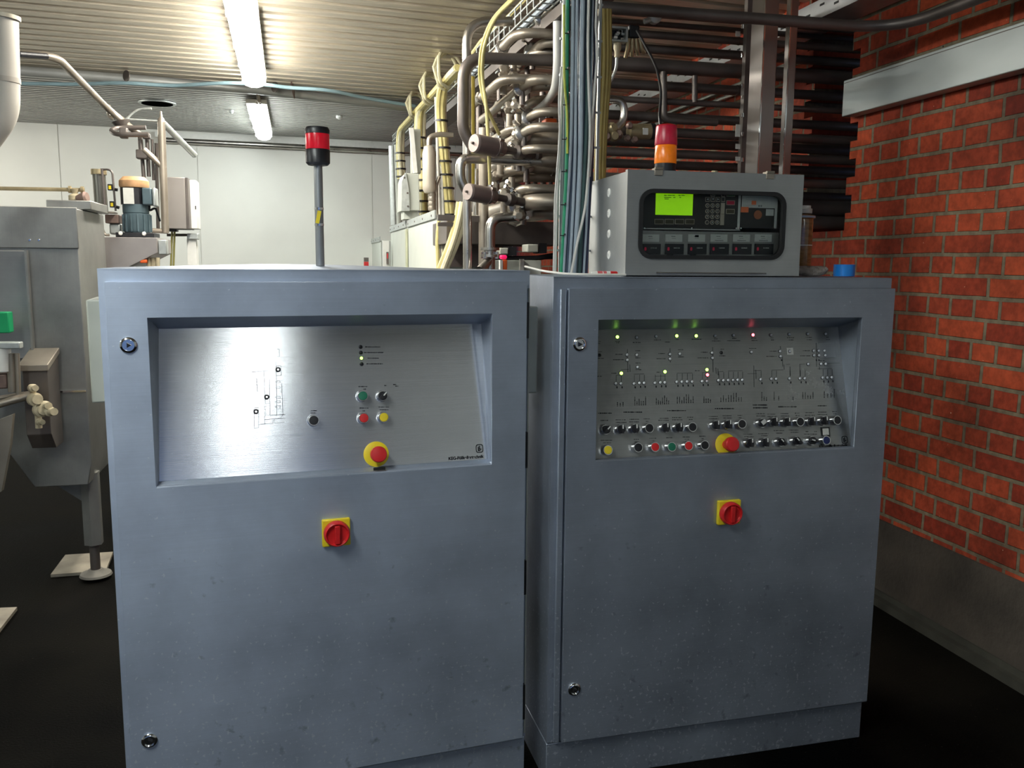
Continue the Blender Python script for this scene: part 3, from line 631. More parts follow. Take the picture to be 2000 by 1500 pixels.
for x, y, k in LEDS: P.led(x, y, {'g': M_LG, 'r': M_LR, 'k': M_BLACK, 0: M_LW}[k], .0042 if k not in ('g', 'r') else .005)
for q in ((1214.5, 838), (1241.5, 837), (1301.7, 835), (1327.7, 834.6), (1400.5, 830), (1424, 829), (1514, 824), (1538.7, 824), (1587.5, 823), (1612, 821.6), (1466.7, 865), (1496.4, 864)): P.sel(*q, -.05)
P.sel(1184.7, 839, -.8); P.sel(1527.6, 863, .75); P.sel(1558, 861, .75); P.sel(1491, 826, .6, True); P.sel(1589, 860.6, 1.3)
for q in ((1268.6, 836), (1353, 834), (1449.7, 828), (1563.4, 823.5), (1636, 820.6), (1247, 874), (1377, 869.5)): P.push(*q, M_BLACK, 'black')
P.push(1187.7, 879, M_YEL, 'yellow'); P.push(1280, 873, M_RED, 'red'); P.push(1345.4, 870.7, M_RED, 'red'); P.push(1312.5, 872.7, M_GRN, 'green'); P.push(1614.6, 860, M_BLUEB, 'dark blue')
P.estop(1418, 868.6, 1435, 866)
X = P.mx(P.base(1611.5, 843)); k = part('button_label_holder', MB().box((-.0145, -.016, 0), (.0145, .0135, .003), X), M_BLACK, pR, local=True)
part('button_label', MB().box((-.0105, -.010, .003), (.0105, .0095, .0036), X), M_LABEL, tR, 'small white label above the blue button', local=True)
pr = MB()
for x, y, k in LEDS:
    if 735 < y < 752:      # feed line above, arrow mark below
        P.line(pr, (x+2, y+5.5), (x+2.2, y+9.5), .0035)
        P.line(pr, (x+.5, y-16), (x+.5, y-4), .0009)
for x0, x1, y in ((1203, 1215, 733), (1238, 1258, 731), (1279, 1299, 735), (1322, 1352, 729), (1371, 1383, 728), (1403, 1413, 726), (1422, 1450, 724.5), (1472, 1487, 724), (1507, 1530, 723), (1562, 1572, 711.5), (1597, 1625, 720.5), (1600, 1640, 709.5), (1213, 1228, 722), (1460, 1478, 730), (1535, 1543, 712)): P.line(pr, (x0, y), (x1, y-.6), .0009)
for x, y0, y1 in ((1225.5, 682, 727), (1308.5, 680, 708), (1392, 678, 727), (1528, 697, 716), (1524, 676, 682), (1594, 670, 716), (1531, 712, 722), (1600, 716, 722), (1472, 714, 756), (1476, 722, 740), (1543, 716, 734), (1562, 711, 735), (1398, 718, 730), (1402, 720, 733), (1230, 712, 726)): P.line(pr, (x, y0), (x+.8, y1), .0012)
for x in (1594, 1599, 1526): P.line(pr, (x, 702), (x+1, 705), .004)
rnd = random.Random(3)
for x0, y0, num, st in ((1206, 794, 3, 5.5), (1240, 792, 6, 4.2), (1282, 790, 7, 4.0), (1323, 788, 8, 4.4), (1375, 787, 4, 4.2), (1408, 785, 9, 5.0), (1488, 783, 3, 4.5), (1512, 782, 2, 9), (1549, 781, 1, 5), (1568, 779, 5, 5), (1610, 777, 4, 6.5)):
    for i in range(num):
        x = x0 + i*st; L_ = rnd.choice([7, 9, 13, 17]); y = y0 - i*.1
        while L_ > 0: P.line(pr, (x, y), (x-.2, y-min(2.4, L_)), .0026*rnd.choice([.6, 1])); y -= 3.0; L_ -= 3.0
for x, y, wd, th in ((1182, 807, 27, .0030), (1236, 805, 37, .0032), (1322, 802, 37, .0032), (1415, 798, 38, .0032), (1484, 791, 28, .0034), (1485, 796.5, 28, .0034), (1538, 794.5, 36, .0032), (1606, 792.5, 17, .003)): P.word(pr, x, y, wd, th)
for x, y, wd in ((1180, 821, 15), (1212, 820, 19), (1213, 825, 21), (1239, 819, 18), (1239, 824, 20), (1263, 818, 12), (1264, 823, 5), (1297, 817, 17), (1296, 821, 20), (1322, 815.5, 18), (1323, 820, 20), (1348, 815, 11), (1349, 819.5, 7), (1393, 813.5, 17), (1394, 818, 19),
                 (1420, 812, 17), (1421, 816.5, 18), (1445, 811.5, 9), (1445, 816, 6), (1485, 808, 17), (1486, 812.5, 17), (1507, 809, 16), (1508, 813.5, 18), (1532, 808, 15), (1533, 812.5, 17), (1557, 807, 9), (1558, 811.5, 8), (1581, 806, 17), (1582, 811, 19), (1606, 805, 16), (1606, 809.5, 19), (1630, 804, 9), (1631, 808.5, 7),
                 (1184, 860, 23), (1186, 865, 15), (1243, 858, 10), (1244, 863, 10), (1275, 856, 13), (1276, 861, 5), (1307, 855, 12), (1340, 853.5, 13), (1341, 858, 8), (1372, 852, 12), (1372, 857, 4), (1461, 848, 18), (1463, 853, 18), (1491, 847, 20), (1493, 851, 12), (1521, 841, 20), (1522, 846, 12), (1550, 840, 19), (1552, 844.5, 16), (1583, 848, 26), (1576, 843, 5), (1593, 843, 5),
                 (1206, 667, 8), (1207, 669.5, 6), (1244, 669, 16), (1284, 664, 13), (1304, 668, 10), (1323, 663, 6), (1361, 662.5, 20), (1398, 662, 7), (1399, 666, 16), (1434, 661, 8), (1433, 665.5, 26), (1472, 660.5, 10), (1474, 665, 12), (1508, 660, 6), (1509, 664, 6), (1544, 659.5, 14), (1545, 664, 9), (1580, 659, 13), (1581, 663.5, 10), (1616, 658.5, 5), (1617, 663, 8),
                 (1172, 687, 8), (1173, 700, 12), (1209, 692, 14), (1208, 702.5, 21), (1246, 685, 9), (1246, 699, 10), (1246, 709, 9), (1247, 722, 11), (1293, 690.5, 14), (1291, 700.5, 18), (1329, 683, 10), (1330, 697, 12), (1376, 688, 14), (1373, 699, 20), (1411, 682, 8), (1411, 695, 12), (1470, 680.5, 14), (1510, 686, 13), (1507, 696, 20), (1575, 685, 14), (1573, 695, 20), (1606, 704.5, 9), (1199, 729, 10), (1286, 727, 7), (1362, 724, 9), (1169, 667, 10), (1169, 671, 9), (1171, 735, 9)): P.word(pr, x, y, wd, .0019)
part('printed_diagram', pr, M_PRINT, pR, 'thin black flow diagram and tiny lettering', local=True, smooth=False)
logo(P, pR, 1655, 869.5, 1649.5, 859, .98)

# ---- filter grilles on the cabinets' sides
def grille(label, c, s_side, d0, d1, z0, z1, proud, group='ventilation filters on the cabinet sides'):
    side = 1 if s_side > .5 else -1; W = c['w'] if side > 0 else 0
    cpos = wl(c, W, (d0+d1)/2, z0); t = thing('filter_grille', label, 'ventilation grille', cpos, c['a'], group)
    def lb(a, b): return a
    X = Matrix.Translation((c['x'], c['y'], 0)) @ Matrix.Rotation(c['a'], 4, 'Z')
    x0, x1 = (W+.0005, W+proud) if side > 0 else (W-proud, W-.0005)
    part('frame', MB().box((x0, d0, z0), (x1, d1, z1), X), M_GREYD, t, bevel=.004)
    n = 11; sm = MB()
    for i in range(n):
        z = z0+.02+(z1-z0-.04)*i/(n-1)
        for j in range(3):
            d = d0+.018+(d1-d0-.036)*(j+.5)/3; xs = x1 if side > 0 else x0
            sm.box((xs-.001, d-(d1-d0)*.11, z-.0055), (xs+.001, d+(d1-d0)*.11, z+.0055), X)
            # louvre slits on the front edge that faces the viewer
    part('slits', sm, M_BLACK, t)
    fm = MB()
    for i in range(n):
        z = z0+.02+(z1-z0-.04)*i/(n-1); fm.box((x0+.006, d0-.0012, z-.006), (x0+(x1-x0)*.42, d0+.001, z+.006), X)
    if 'cream' in label: part('edge_vents', fm, M_BLACK, t)
zf0, zf1 = PX(1045, 772, PY(1045, 700, 2.3).x).z, PX(1045, 600, PY(1045, 700, 2.3).x).z
grille('cream filter grille high between the two cabinets', CL, 1, .05, .24, zf0, zf1, .044)
grille('lower filter cover seen in the gap between the two cabinets', CL, 1, .05, .24, PY(1034, 1362, 2.3).z, PY(1034, 1200, 2.3).z, .017)
grille('grey filter cover on the outer left side of the left cabinet', CL, 0, .05, .24, PY(180, 785, 2.25).z, PY(180, 585, 2.25).z, .034)
grille('narrow pale filter cover low on the side towards the brick wall', CR, 1, .05, .24, PY(1697, 1268, 2.3).z, PY(1697, 1165, 2.3).z, .016)

# ================================================================== DOSING TERMINAL on the right cabinet
TB = dict(x=0, y=0, a=-.02); z0b = CR['H']+.002
pf = PY(1217, 540, 2.30); pr_ = PY(1556, 540, 2.30); TB['x'], TB['y'] = pf.x, 2.30; TB['w'] = (pr_.x-pf.x)
TB['w'] = (PY(1556, 440, 2.30).x - PY(1220, 440, 2.30).x); TB['x'] = PY(1219, 440, 2.30).x
hB = PY(1223, 332, 2.30).z - z0b; wB = TB['w']; dB = .33
tT = thing('dosing_terminal', 'small stainless box with green screen behind a window, on the right cabinet', 'control box', (TB['x'], TB['y'], z0b), TB['a'])
XB = Matrix.Translation((TB['x'], TB['y'], z0b)) @ Matrix.Rotation(TB['a'], 4, 'Z')
def tl_(px, py, d=0.0):
    o = XB.inverted() @ CAM; dd = (XB.inverted().to_3x3() @ ray(px, py)); t = (d-o.y)/dd.y; return o + dd*t
wa, wb_ = tl_(1249, 368, -.018), tl_(1529, 508, -.018)      # window gasket outer corners
b = MB()
b.box((0.002, .0, 0), (.005, dB, hB-.004)).box((wB-.005, .0, 0), (wB-.002, dB, hB-.004)).box((.002, dB-.003, 0), (wB-.002, dB, hB-.004)).box((.002, 0, 0), (wB-.002, dB, .003)).box((.002, 0, hB-.007), (wB-.002, dB, hB-.004))
part('body', b, M_BOX, tT, bevel=.002, local=True)
gx0, gx1, gz1, gz0 = wa.x+.006, wb_.x-.006, wa.z-.006, wb_.z+.006
def rrect(x0, z0, x1, z1, r, seg=7):
    o = []
    for cx, cz, a0 in ((x1-r, z0+r, -PI/2), (x1-r, z1-r, 0), (x0+r, z1-r, PI/2), (x0+r, z0+r, PI)):
        for k in range(seg+1): a = a0 + PI/2*k/seg; o.append((cx+r*math.cos(a), cz+r*math.sin(a)))
    return o
def ring2(outer, inner, y0, y1):
    n = len(outer); vs = [(x, y0, z) for x, z in outer]+[(x, y0, z) for x, z in inner]+[(x, y1, z) for x, z in outer]+[(x, y1, z) for x, z in inner]; fs = []
    for k in range(n):
        k2 = (k+1) % n; fs += [(k, k2, n+k2, n+k), (2*n+k2, 2*n+k, 3*n+k, 3*n+k2), (k2, k, 2*n+k, 2*n+k2), (n+k, n+k2, 3*n+k2, 3*n+k)]
    return MB().add(vs, fs)
def rect_like(x0, z0, x1, z1, inner):
    """outer rectangle sampled to match the inner outline point for point"""
    cx, cz = (x0+x1)/2, (z0+z1)/2; seg = 7; o = []
    for q, (ax, az) in enumerate(((x1, z0), (x1, z1), (x0, z1), (x0, z0))):
        for k in range(seg+1):
            ix, iz = inner[q*(seg+1)+k]
            if k == seg//2 or k == seg//2+1 and False: o.append((ax, az))
            elif (q % 2 == 0 and k < seg//2) or (q % 2 == 1 and k > seg//2): o.append((ix, az))
            else: o.append((ax, iz))
    return o
gin = rrect(gx0, gz0, gx1, gz1, .035)
part('front_door', ring2(rect_like(0, .002, wB, hB, gin), gin, -.018, -.0005), M_BOX, tT, 'stainless front door framing the window', local=True, smooth=False)
gas_o = rrect(wa.x, wb_.z, wb_.x, wa.z, .04); gas_i = rrect(wa.x+.011, wb_.z+.011, wb_.x-.011, wa.z-.011, .030)
part('window_gasket', ring2(gas_o, gas_i, -.024, -.008), M_RUBBER, tT, 'black rubber window gasket', local=True)
gm, nt, bb = _new('window_pane'); bb.inputs['Base Color'].default_value = (.86, .9, .9, 1); bb.inputs['Roughness'].default_value = .03; bb.inputs['Transmission Weight'].default_value = 1; bb.inputs['IOR'].default_value = 1.12
gp = rrect(wa.x+.010, wb_.z+.010, wb_.x-.010, wa.z-.010, .031)
part('window_pane', MB().prism(gp, 'y', -.0135, -.0115), gm, tT, local=True, smooth=False)
# instruments inside
dI = .012
def ib(mb, px0, py0, px1, py1, d=dI, th=.002):
    a, b_ = tl_(px0, py0, d), tl_(px1, py1, d); mb.box((a.x, d-th, b_.z), (b_.x, d, a.z)); return mb
M_FACE = mat('charcoal_instrument_face', (.016, .013, .013), .4, 0, .2, 20)
part('inner_plate', ib(MB(), 1238, 450, 1545, 530, dI+.004, .003), mat('grey_mounting_plate', (.30, .29, .27), .4, .5, .1, 20), tT, local=True)
fp = part('display_unit', ib(MB(), 1236, 358, 1443, 447, dI, .004), M_FACE, tT, 'charcoal display and keypad unit', local=True)
sp_ = part('recorder_unit', ib(MB(), 1445.5, 358, 1545, 447, dI, .004), M_FACE, tT, 'charcoal unit with type plate', local=True)
part('unit_edge', merge(ib(MB(), 1254, 447.2, 1445, 448.6, dI-.004, .001), ib(MB(), 1442.5, 376, 1444, 448, dI-.004, .001), ib(MB(), 1514.5, 380, 1516, 446, dI-.004, .001)), M_LABEL, tT, local=True)
M_LCD = mat('lit_green_screen', (.25, .55, .01), .3, 0, .03, 6, emit=(.20, .50, .0), es=.62)
part('screen', ib(MB(), 1281, 376, 1352, 421, dI-.004, .001), M_LCD, fp, 'lit green screen', local=True)
tx = MB()
for i, (x0, x1, y) in enumerate(((1297, 1302, 382), (1304, 1312, 382), (1313, 1318, 382), (1325, 1329, 382), (1331, 1337, 382), (1297, 1311, 386), (1315, 1319, 386), (1327, 1330, 386), (1298, 1306, 389))): ib(tx, x0, y-1.2, x1, y+.6, dI-.005, .0004)
part('screen_text', tx, mat('screen_digit', (.10, .30, .01), .4, 0, .05, 10), fp, local=True)
M_OUT = mat('beige_key_outline', (.42, .36, .28), .5, 0, .05, 30); M_KEY = mat('brown_key', (.05, .038, .015), .5, 0, .1, 30)
def key(px, py, w_, h_, face, round_=False, out=M_OUT, sym=None):
    c_ = tl_(px, py, dI-.004); u = 1/ depth_px(XB @ c_); hw, hh = w_*u/2, h_*u/2
    if round_:
        k_ = part('key', MB().lathe([(hw, 0), (hw, .0012), (hw*.9, .0016)], c_, (0, -1, 0), 20), out, tT, local=True)
        part('key_face', MB().lathe([(hw*.68, .001), (hw*.68, .002)], c_, (0, -1, 0), 20), face, k_, local=True)
    else:
        k_ = part('key', MB().box((c_.x-hw, c_.y-.0012, c_.z-hh), (c_.x+hw, c_.y, c_.z+hh)), out, tT, local=True)
        b_ = 1.1*u; part('key_face', MB().box((c_.x-hw+b_, c_.y-.0018, c_.z-hh+b_), (c_.x+hw-b_, c_.y-.001, c_.z+hh-b_)), face, k_, local=True)
    if sym is not None:
        X_ = Matrix.Translation((c_.x, c_.y-.0021, c_.z)) @ Matrix.Rotation(PI/2, 4, 'X')
        part('key_symbol', text_mb(sym, .0062, X_, .0002), M_LABEL, k_, local=True, smooth=False)
for i in range(4): key(1287+i*20, 433, 19, 10, M_KEY)
for j, row in enumerate((('1', '2', '3'), ('4', '5', '6'), ('7', '8', '9'), ('.', '0', 'C'))):
    for i, s_ in enumerate(row): key(1381.5+i*9.9-j*.3, 401.5+j*11, 8.6, 9, M_FACE, True, sym=s_)
key(1392, 379.5, 9, 8.5, M_FACE, sym='▲'); key(1381.5, 389.5, 9, 9, M_FACE, sym='◀'); key(1392, 389.5, 9, 9, M_FACE, sym='▼'); key(1402, 389.5, 9, 9, M_FACE, sym='▶')
key(1412, 379.5, 8, 9, M_FACE); key(1412, 389.5, 8, 9, M_FACE); key(1411, 407, 8.5, 21, M_OUT); key(1410, 429, 8.5, 21, M_OUT)
key(1427, 380, 18, 8, mat('green_key', (.02, .20, .06), .5, 0, .05, 30)); key(1426.5, 396, 18, 9, mat('crimson_key', (.50, .01, .05), .5, 0, .05, 30)); key(1426, 413, 18, 9.5, M_KEY)
part('type_plate', ib(MB(), 1449.5, 377, 1516, 407, dI-.004, .0008), M_LABEL, sp_, 'pale type plate', local=True)
tx = MB()
for y in (382, 386, 390): ib(tx, 1457, y, 1500, y+.7, dI-.005, .0003)
ib(tx, 1451, 400.5, 1475, 401.5, dI-.005, .0003); ib(tx, 1481, 400.5, 1484, 404, dI-.005, .0003); ib(tx, 1485.5, 400.5, 1488, 404, dI-.005, .0003)
part('type_plate_print', tx, mat('grey_print', (.2, .2, .2), .5, 0, .1, 30), sp_, local=True)
o_ = mat('orange_sticker', (.75, .16, .05), .5, 0, .05, 30)
part('orange_sticker', ib(MB(), 1447, 404, 1461.5, 415, dI-.0045, .0008), o_, sp_, local=True); part('orange_sticker', ib(MB(), 1468, 392, 1476.5, 400, dI-.005, .0006), o_, sp_, local=True)
c_ = tl_(1480, 419.5, dI-.004); part('round_sticker', MB().lathe([(.0128, 0), (.0128, .0008)], c_, (0, -1, 0), 28), mat('faded_orange_seal', (.42, .14, .06), .6, 0, .1, 40), sp_, local=True)
part('small_label', ib(MB(), 1496, 408.5, 1510.5, 421.5, dI-.0045, .0008), M_LABEL, sp_, local=True)
for q in (1259, 1351, 1438, 1447, 1510): part('screw', MB().lathe([(.0026, 0), (.002, .001)], tl_(q, 445.5, dI-.004), (0, -1, 0), 10), M_CHROME, tT, local=True)
M_DB = mat('counter_housing', (.010, .010, .014), .35, 0, .2, 30); M_RD = mat('red_counter_digit', (.5, .02, .06), .4, 0, .05, 30, emit=(.5, .01, .05), es=.15)
txts = ['07510', '04510', '10515', '16030', '53060', '51400']
for i, x in enumerate((1271, 1316, 1360.5, 1404, 1448, 1490.5)):
    part('name_card', ib(MB(), x-16.5, 457.5, x+16, 472.5, dI-.0005, .0012), M_LABEL, tT, 'white name card', local=True)
    nb = MB(); ib(nb, x-5, 461.3, x+3, 462.3, dI-.0018, .0003); ib(nb, x-4, 465.5, x+4, 466.1, dI-.0018, .0003)
    if i == 2: ib(nb, x-3, 459, x+4, 463.5, dI-.0018, .0003)
    if i > 2: ib(nb, x-8, 469.3, x+9, 470.4, dI-.0018, .0003)
    part('card_print', nb, M_PRINT, tT, local=True)
    k_ = part('counter', ib(MB(), x-17, 476, x+17.5, 497, dI+.0005, .006), M_DB, tT, 'black counter module', local=True)
    c_ = tl_(x-10.5, 486.5, dI-.006); X_ = Matrix.Translation((c_.x, c_.y-.0004, c_.z)) @ Matrix.Rotation(PI/2, 4, 'X'); part('red_digit', text_mb('8', .0125, X_, .0004), M_RD, k_, local=True, smooth=False)
    c_ = tl_(x+5.5, 484.5, dI-.006); X_ = Matrix.Translation((c_.x, c_.y-.0004, c_.z)) @ Matrix.Rotation(PI/2, 4, 'X'); part('white_digits', text_mb(' '.join(txts[i]), .0048, X_, .0001), M_LABEL, k_, local=True, smooth=False)
    if i < 3: part('strap_end', MB().add([tuple(tl_(a, b_, dI-.0005)) for a, b_ in ((x-15, 497), (x, 497), (x-11+i*2, 503))] + [tuple(tl_(a, b_, dI+.001)) for a, b_ in ((x-15, 497), (x, 497), (x-11+i*2, 503))], [(0, 1, 2), (5, 4, 3), (0, 1, 4, 3), (1, 2, 5, 4), (2, 0, 3, 5)]), M_DB, k_, local=True)
    if i > 3: part('lower_slot', ib(MB(), x-16, 499.5, x+13, 504, dI-.0005, .001), M_DB, k_, local=True)
# hole plugs on the left side, hinges above, drip rail below
for y in (376.5, 417, 457, 498):
    o = XB.inverted() @ CAM; dd = XB.inverted().to_3x3() @ ray(1190, y); t_ = (.002-o.x)/dd.x; p = o + dd*t_
    k_ = part('hole_plug', MB().lathe([(.0125, 0), (.0125, .002), (.010, .0035)], (p.x, p.y, p.z), (-1, 0, 0), 24), M_WHITE, tT, 'white round hole plug', local=True)
    part('plug_slot', MB().cbox((p.x-.0037, p.y, p.z), (.0006, .0015, .009)), M_BLACK, k_, local=True)
for x in (1286, 1504):
    p = tl_(x, 338, -.018); part('hinge', MB().cbox((p.x, -.010, hB-.004), (.024, .024, .020)).cyl((p.x-.012, -.02, hB+.004), (p.x+.012, -.02, hB+.004), .0045, 10), M_STEELW, tT, bevel=.001, local=True)
pa, pb_ = tl_(1281, 533, -.02), tl_(1496, 533, -.02); part('drip_rail', MB().tube([(pa.x, -.0205, pa.z), (pb_.x, -.0205, pa.z)], .0024, 8), M_CHROME, tT, local=True)
tz = hB-.004
# signal column on the terminal
pS = PY(1299, 332, 2.47); us = 1/depth_px(pS); zs = z0b + tz + .001
def zat(y): return PY(1299, y, 2.47).z
tS = thing('signal_light', 'red over orange signal light on top of the small stainless box', 'warning light', (pS.x, 2.47, zs))
M_LENSR2 = mat('dusty_red_lens', (.42, .012, .04), .3, 0, .25, 30, emit=(.7, .02, .05), es=.05); M_LENSO = mat('orange_lens', (.85, .20, .01), .25, 0, .2, 30, emit=(1, .22, .0), es=.10)
r_ = 21*us
part('lamp_base', MB().lathe([(r_*.93, 0), (r_*.97, .004), (r_*.97, zat(320)-zs)], (pS.x, 2.47, zs), (0, 0, 1), 32), M_BLACK, tS)
def flens(z0_, z1_, r0, r1):
    mb = MB(); n_ = 32; prof = [(r0, 0), (r1, z1_-z0_)]; return mb.lathe([(r0, 0), (r0*1.02, .003), (r1, z1_-z0_-.003), (r1*.95, z1_-z0_)], (pS.x, 2.47, z0_), (0, 0, 1), 32)
part('orange_lens', flens(zat(320), zat(284), r_, r_*1.0), M_LENSO, tS); part('red_lens', flens(zat(284), zat(246), r_*1.02, r_*.97), M_LENSR2, tS)
part('lamp_cap', MB().lathe([(r_*.95, 0), (r_*.8, .003), (r_*.3, .005)], (pS.x, 2.47, zat(246)), (0, 0, 1), 32), M_RED, tS)
# short threaded nipple standing on the terminal
p = PY(1396, 336, 2.5); single('pipe_nipple', MB().lathe([(.0115, 0), (.0115, .022), (.0098, .024), (.0098, .032)], (p.x, 2.5, zs-.0005), (0, 0, 1), 18), M_BRASS, 'short brass pipe stub standing on top of the small stainless box', 'pipe')

# things lying on the right cabinet
zR = CR['H']+.0025
def onR(px, Y): return PY(px, 500, Y).x
# marker pen
x0, x1 = onR(1156, 2.262), onR(1207, 2.262); r_ = .0065; zp = zR+r_
tP = thing('marker_pen', 'red and white marker pen lying at the left end of the right cabinet', 'pen', ((x0+x1)/2, 2.262, zR))
part('barrel', MB().tube([(x0+.012, 2.262, zp), (x1-.02, 2.262, zp)], r_*.95, 14), M_WHITE, tP)
part('red_band', MB().tube([(x0+.016, 2.262, zp), (x0+.030, 2.262, zp)], r_*1.01, 14).tube([(x0+.033, 2.262, zp), (x0+.042, 2.262, zp)], r_*1.01, 14), mat('faded_red_print', (.62, .12, .13), .5, 0, .1, 30), tP)
part('cap', MB().lathe([(r_, 0), (r_, .018), (r_*.7, .021)], (x1-.022, 2.262, zp), (1, 0, 0), 14), M_RED, tP)
part('tip', MB().lathe([(r_*.9, 0), (r_*.5, .012)], (x0+.012, 2.262, zp), (-1, 0, 0), 14), M_WHITE, tP)
# blue tape roll
p = PY(1648, 540, 2.36); rt = 20/depth_px((p.x, 2.36, 1.48)); hz = 23/depth_px((p.x, 2.36, 1.48))
vs = []; tt = MB().lathe([(rt*.97, 0), (rt, .001), (rt, hz-.001), (rt*.97, hz), (rt*.66, hz), (rt*.64, hz-.001), (rt*.64, .001), (rt*.66, 0)], (p.x, 2.36, zR), (0, 0, 1), 40)
tt.f = tt.f[:-2] + [(i, (i+1) % 40, 7*40+(i+1) % 40, 7*40+i) for i in range(40)]
single('tape_roll', tt, M_BLUE, 'glossy blue roll of tape on the right end of the right cabinet', 'tape')
# crumpled rag / gloves
def crumple(c, size, seedn, m, name, label, cat):
    rn = random.Random(seedn); n_, k_ = 22, 12; vs = []; fs = []
    for j in range(k_+1):
        v = j/k_
        for i in range(n_):
            a = 2*PI*i/n_; r = (1 + .22*math.sin(3*a+seedn) + .12*math.sin(7*a+2*v+seedn) + rn.uniform(-.07, .07))*math.sin(PI*v)**.6
            zz = (.5-.5*math.cos(PI*v))*(1+.25*math.sin(5*a+seedn)*math.sin(PI*v)); vs.append((c[0]+size[0]/2*r*math.cos(a), c[1]+size[1]/2*r*math.sin(a), c[2]+size[2]*max(0, zz)))
    for j in range(k_):
        for i in range(n_): i2 = (i+1) % n_; fs.append((j*n_+i, j*n_+i2, (j+1)*n_+i2, (j+1)*n_+i))
    fs += [tuple(range(n_))[::-1], tuple(k_*n_+i for i in range(n_))]
    return single(name, MB().add(vs, fs), m, label, cat, ang=70)
pc = PY(1594, 530, 2.33); crumple((pc.x, 2.36, zR), (.090, .05, .030), 4, mat('grey_cloth', (.30, .26, .23), .9, 0, .25, 40, bump=.6), 'rag', 'crumpled grey rag beside the blue tape roll', 'cloth')
pc = PY(1560, 530, 2.36); crumple((pc.x+.004, 2.42, zR), (.078, .08, .030), 9, mat('dark_red_glove', (.17, .035, .04), .7, 0, .5, 40, bump=.6, dark=(.09, .06, .06)), 'work_glove', 'dark red crumpled glove between the stainless box and the grey rag', 'glove')
# bottle behind the terminal
pB = PY(1563, 500, 2.53); ub = 1/depth_px((pB.x, 2.53, 1.6)); bz = lambda y: PY(1563, y, 2.53).z
tBt = thing('cleaner_bottle', 'clear bottle of brown liquid with grey cap behind the small stainless box', 'bottle', (pB.x, 2.53, zR))
rb = 21*ub
part('bottle_body', MB().lathe([(rb*.92, 0), (rb, .006), (rb, bz(432)-zR), (rb*.98, bz(428)-zR), (rb*1.12, bz(426)-zR), (rb*1.12, bz(421)-zR), (rb*.7, bz(418)-zR)], (pB.x, 2.53, zR), (0, 0, 1), 32), mat('murky_brown_bottle', (.26, .13, .045), .12, 0, .35, 30, stretch=(1, 1, 3), spec=.8), tBt)
part('shoulder_ring', MB().lathe([(rb*1.17, 0), (rb*1.17, .006)], (pB.x, 2.53, bz(426)), (0, 0, 1), 32), mat('blue_grey_collar', (.35, .40, .5), .3, 0, .1, 30), tBt)
part('cap', MB().lathe([(rb*.85, 0), (rb*.85, bz(408)-bz(417)), (rb*.72, bz(407)-bz(417)), (rb*.72, bz(402)-bz(417))], (pB.x, 2.53, bz(417)), (0, 0, 1), 28), M_LABEL, tBt, 'grey ribbed cap')
part('label_line', MB().lathe([(rb*1.01, 0), (rb*1.01, .003)], (pB.x, 2.53, bz(480)), (0, 0, 1), 32), M_LABEL, tBt)
# white cable lying on top, running off to the left
pts = [PY(1056, 531, 2.50), PY(1066, 536, 2.40)]
yy = 2.238
single('white_cable', MB().tube([(wl(CR, .02, .36, zR+.022)), (wl(CR, .03, .2, zR+.010)), (wl(CR, .05, .05, zR+.004)), (wl(CR, .12, .012, zR+.0032)), (wl(CR, .21, .010, zR+.003))], .0032, 8, bend=.05), M_WCAB, 'white cable end lying along the front edge of the right cabinet', 'cable')
# ================================================================== LEFT MACHINE
def bpx(mb, px0, py0, px1, py1, Y, depth):
    a, b_ = PY(px0, (py0+py1)/2, Y), PY(px1, (py0+py1)/2, Y); zt = PY((px0+px1)/2, py0, Y).z; zb = PY((px0+px1)/2, py1, Y).z
    return mb.box((a.x, Y, zb), (b_.x, Y+depth, zt))
YM = 4.15
xr = PY(158, 560, YM).x; zT = PY(140, 407, YM).z; zB = PY(150, 948, YM).z; xl = xr-1.25
Yb_ = PX(205, 470, xr).y
tM = thing('filling_machine', 'big stainless machine tank on a leg at the left edge, behind the left cabinet', 'machine', (xr-.6, YM+.3, 0))
part('tank_body', MB().prism([(xl, zT), (xr, zT), (xr, zB+.10), (xr-.02, zB), (xr-.24, zB), (xr-.38, zB+.24), (xl, zB+.24)], 'y', YM, Yb_), M_MACH, tM, bevel=.004)
part('top_band', MB().box((xl-.01, YM-.012, PY(100, 485, YM).z), (xr+.004, YM-.001, zT+.004)), M_MACH, tM, bevel=.003)
part('access_door', MB().box((xl, YM-.022, PY(30, 700, YM).z), (PY(57, 560, YM).x, YM-.003, PY(30, 489, YM).z)), M_BOX, tM, 'brighter access door', bevel=.004)
part('seam', MB().box((PY(98, 765, YM).x, YM-.006, PY(120, 766.5, YM).z), (xr-.004, YM-.001, PY(120, 763, YM).z)), M_CHROME, tM)
for px in (58, 76): part('screw', MB().lathe([(.006, 0), (.004, .003)], PY(px, 469, YM-.012), (0, -1, 0), 10), M_CHROME, tM)
tb = MB(); bpx(tb, 90, 391, 178, 409, YM+.12, .34); part('top_box', tb, M_MACH, tM, bevel=.004)
part('stiffener', MB().box((PY(62, 600, YM).x, YM-.05, zB+.30), (PY(66, 600, YM).x, YM-.022, PY(60, 489, YM).z)), M_MACH, tM)
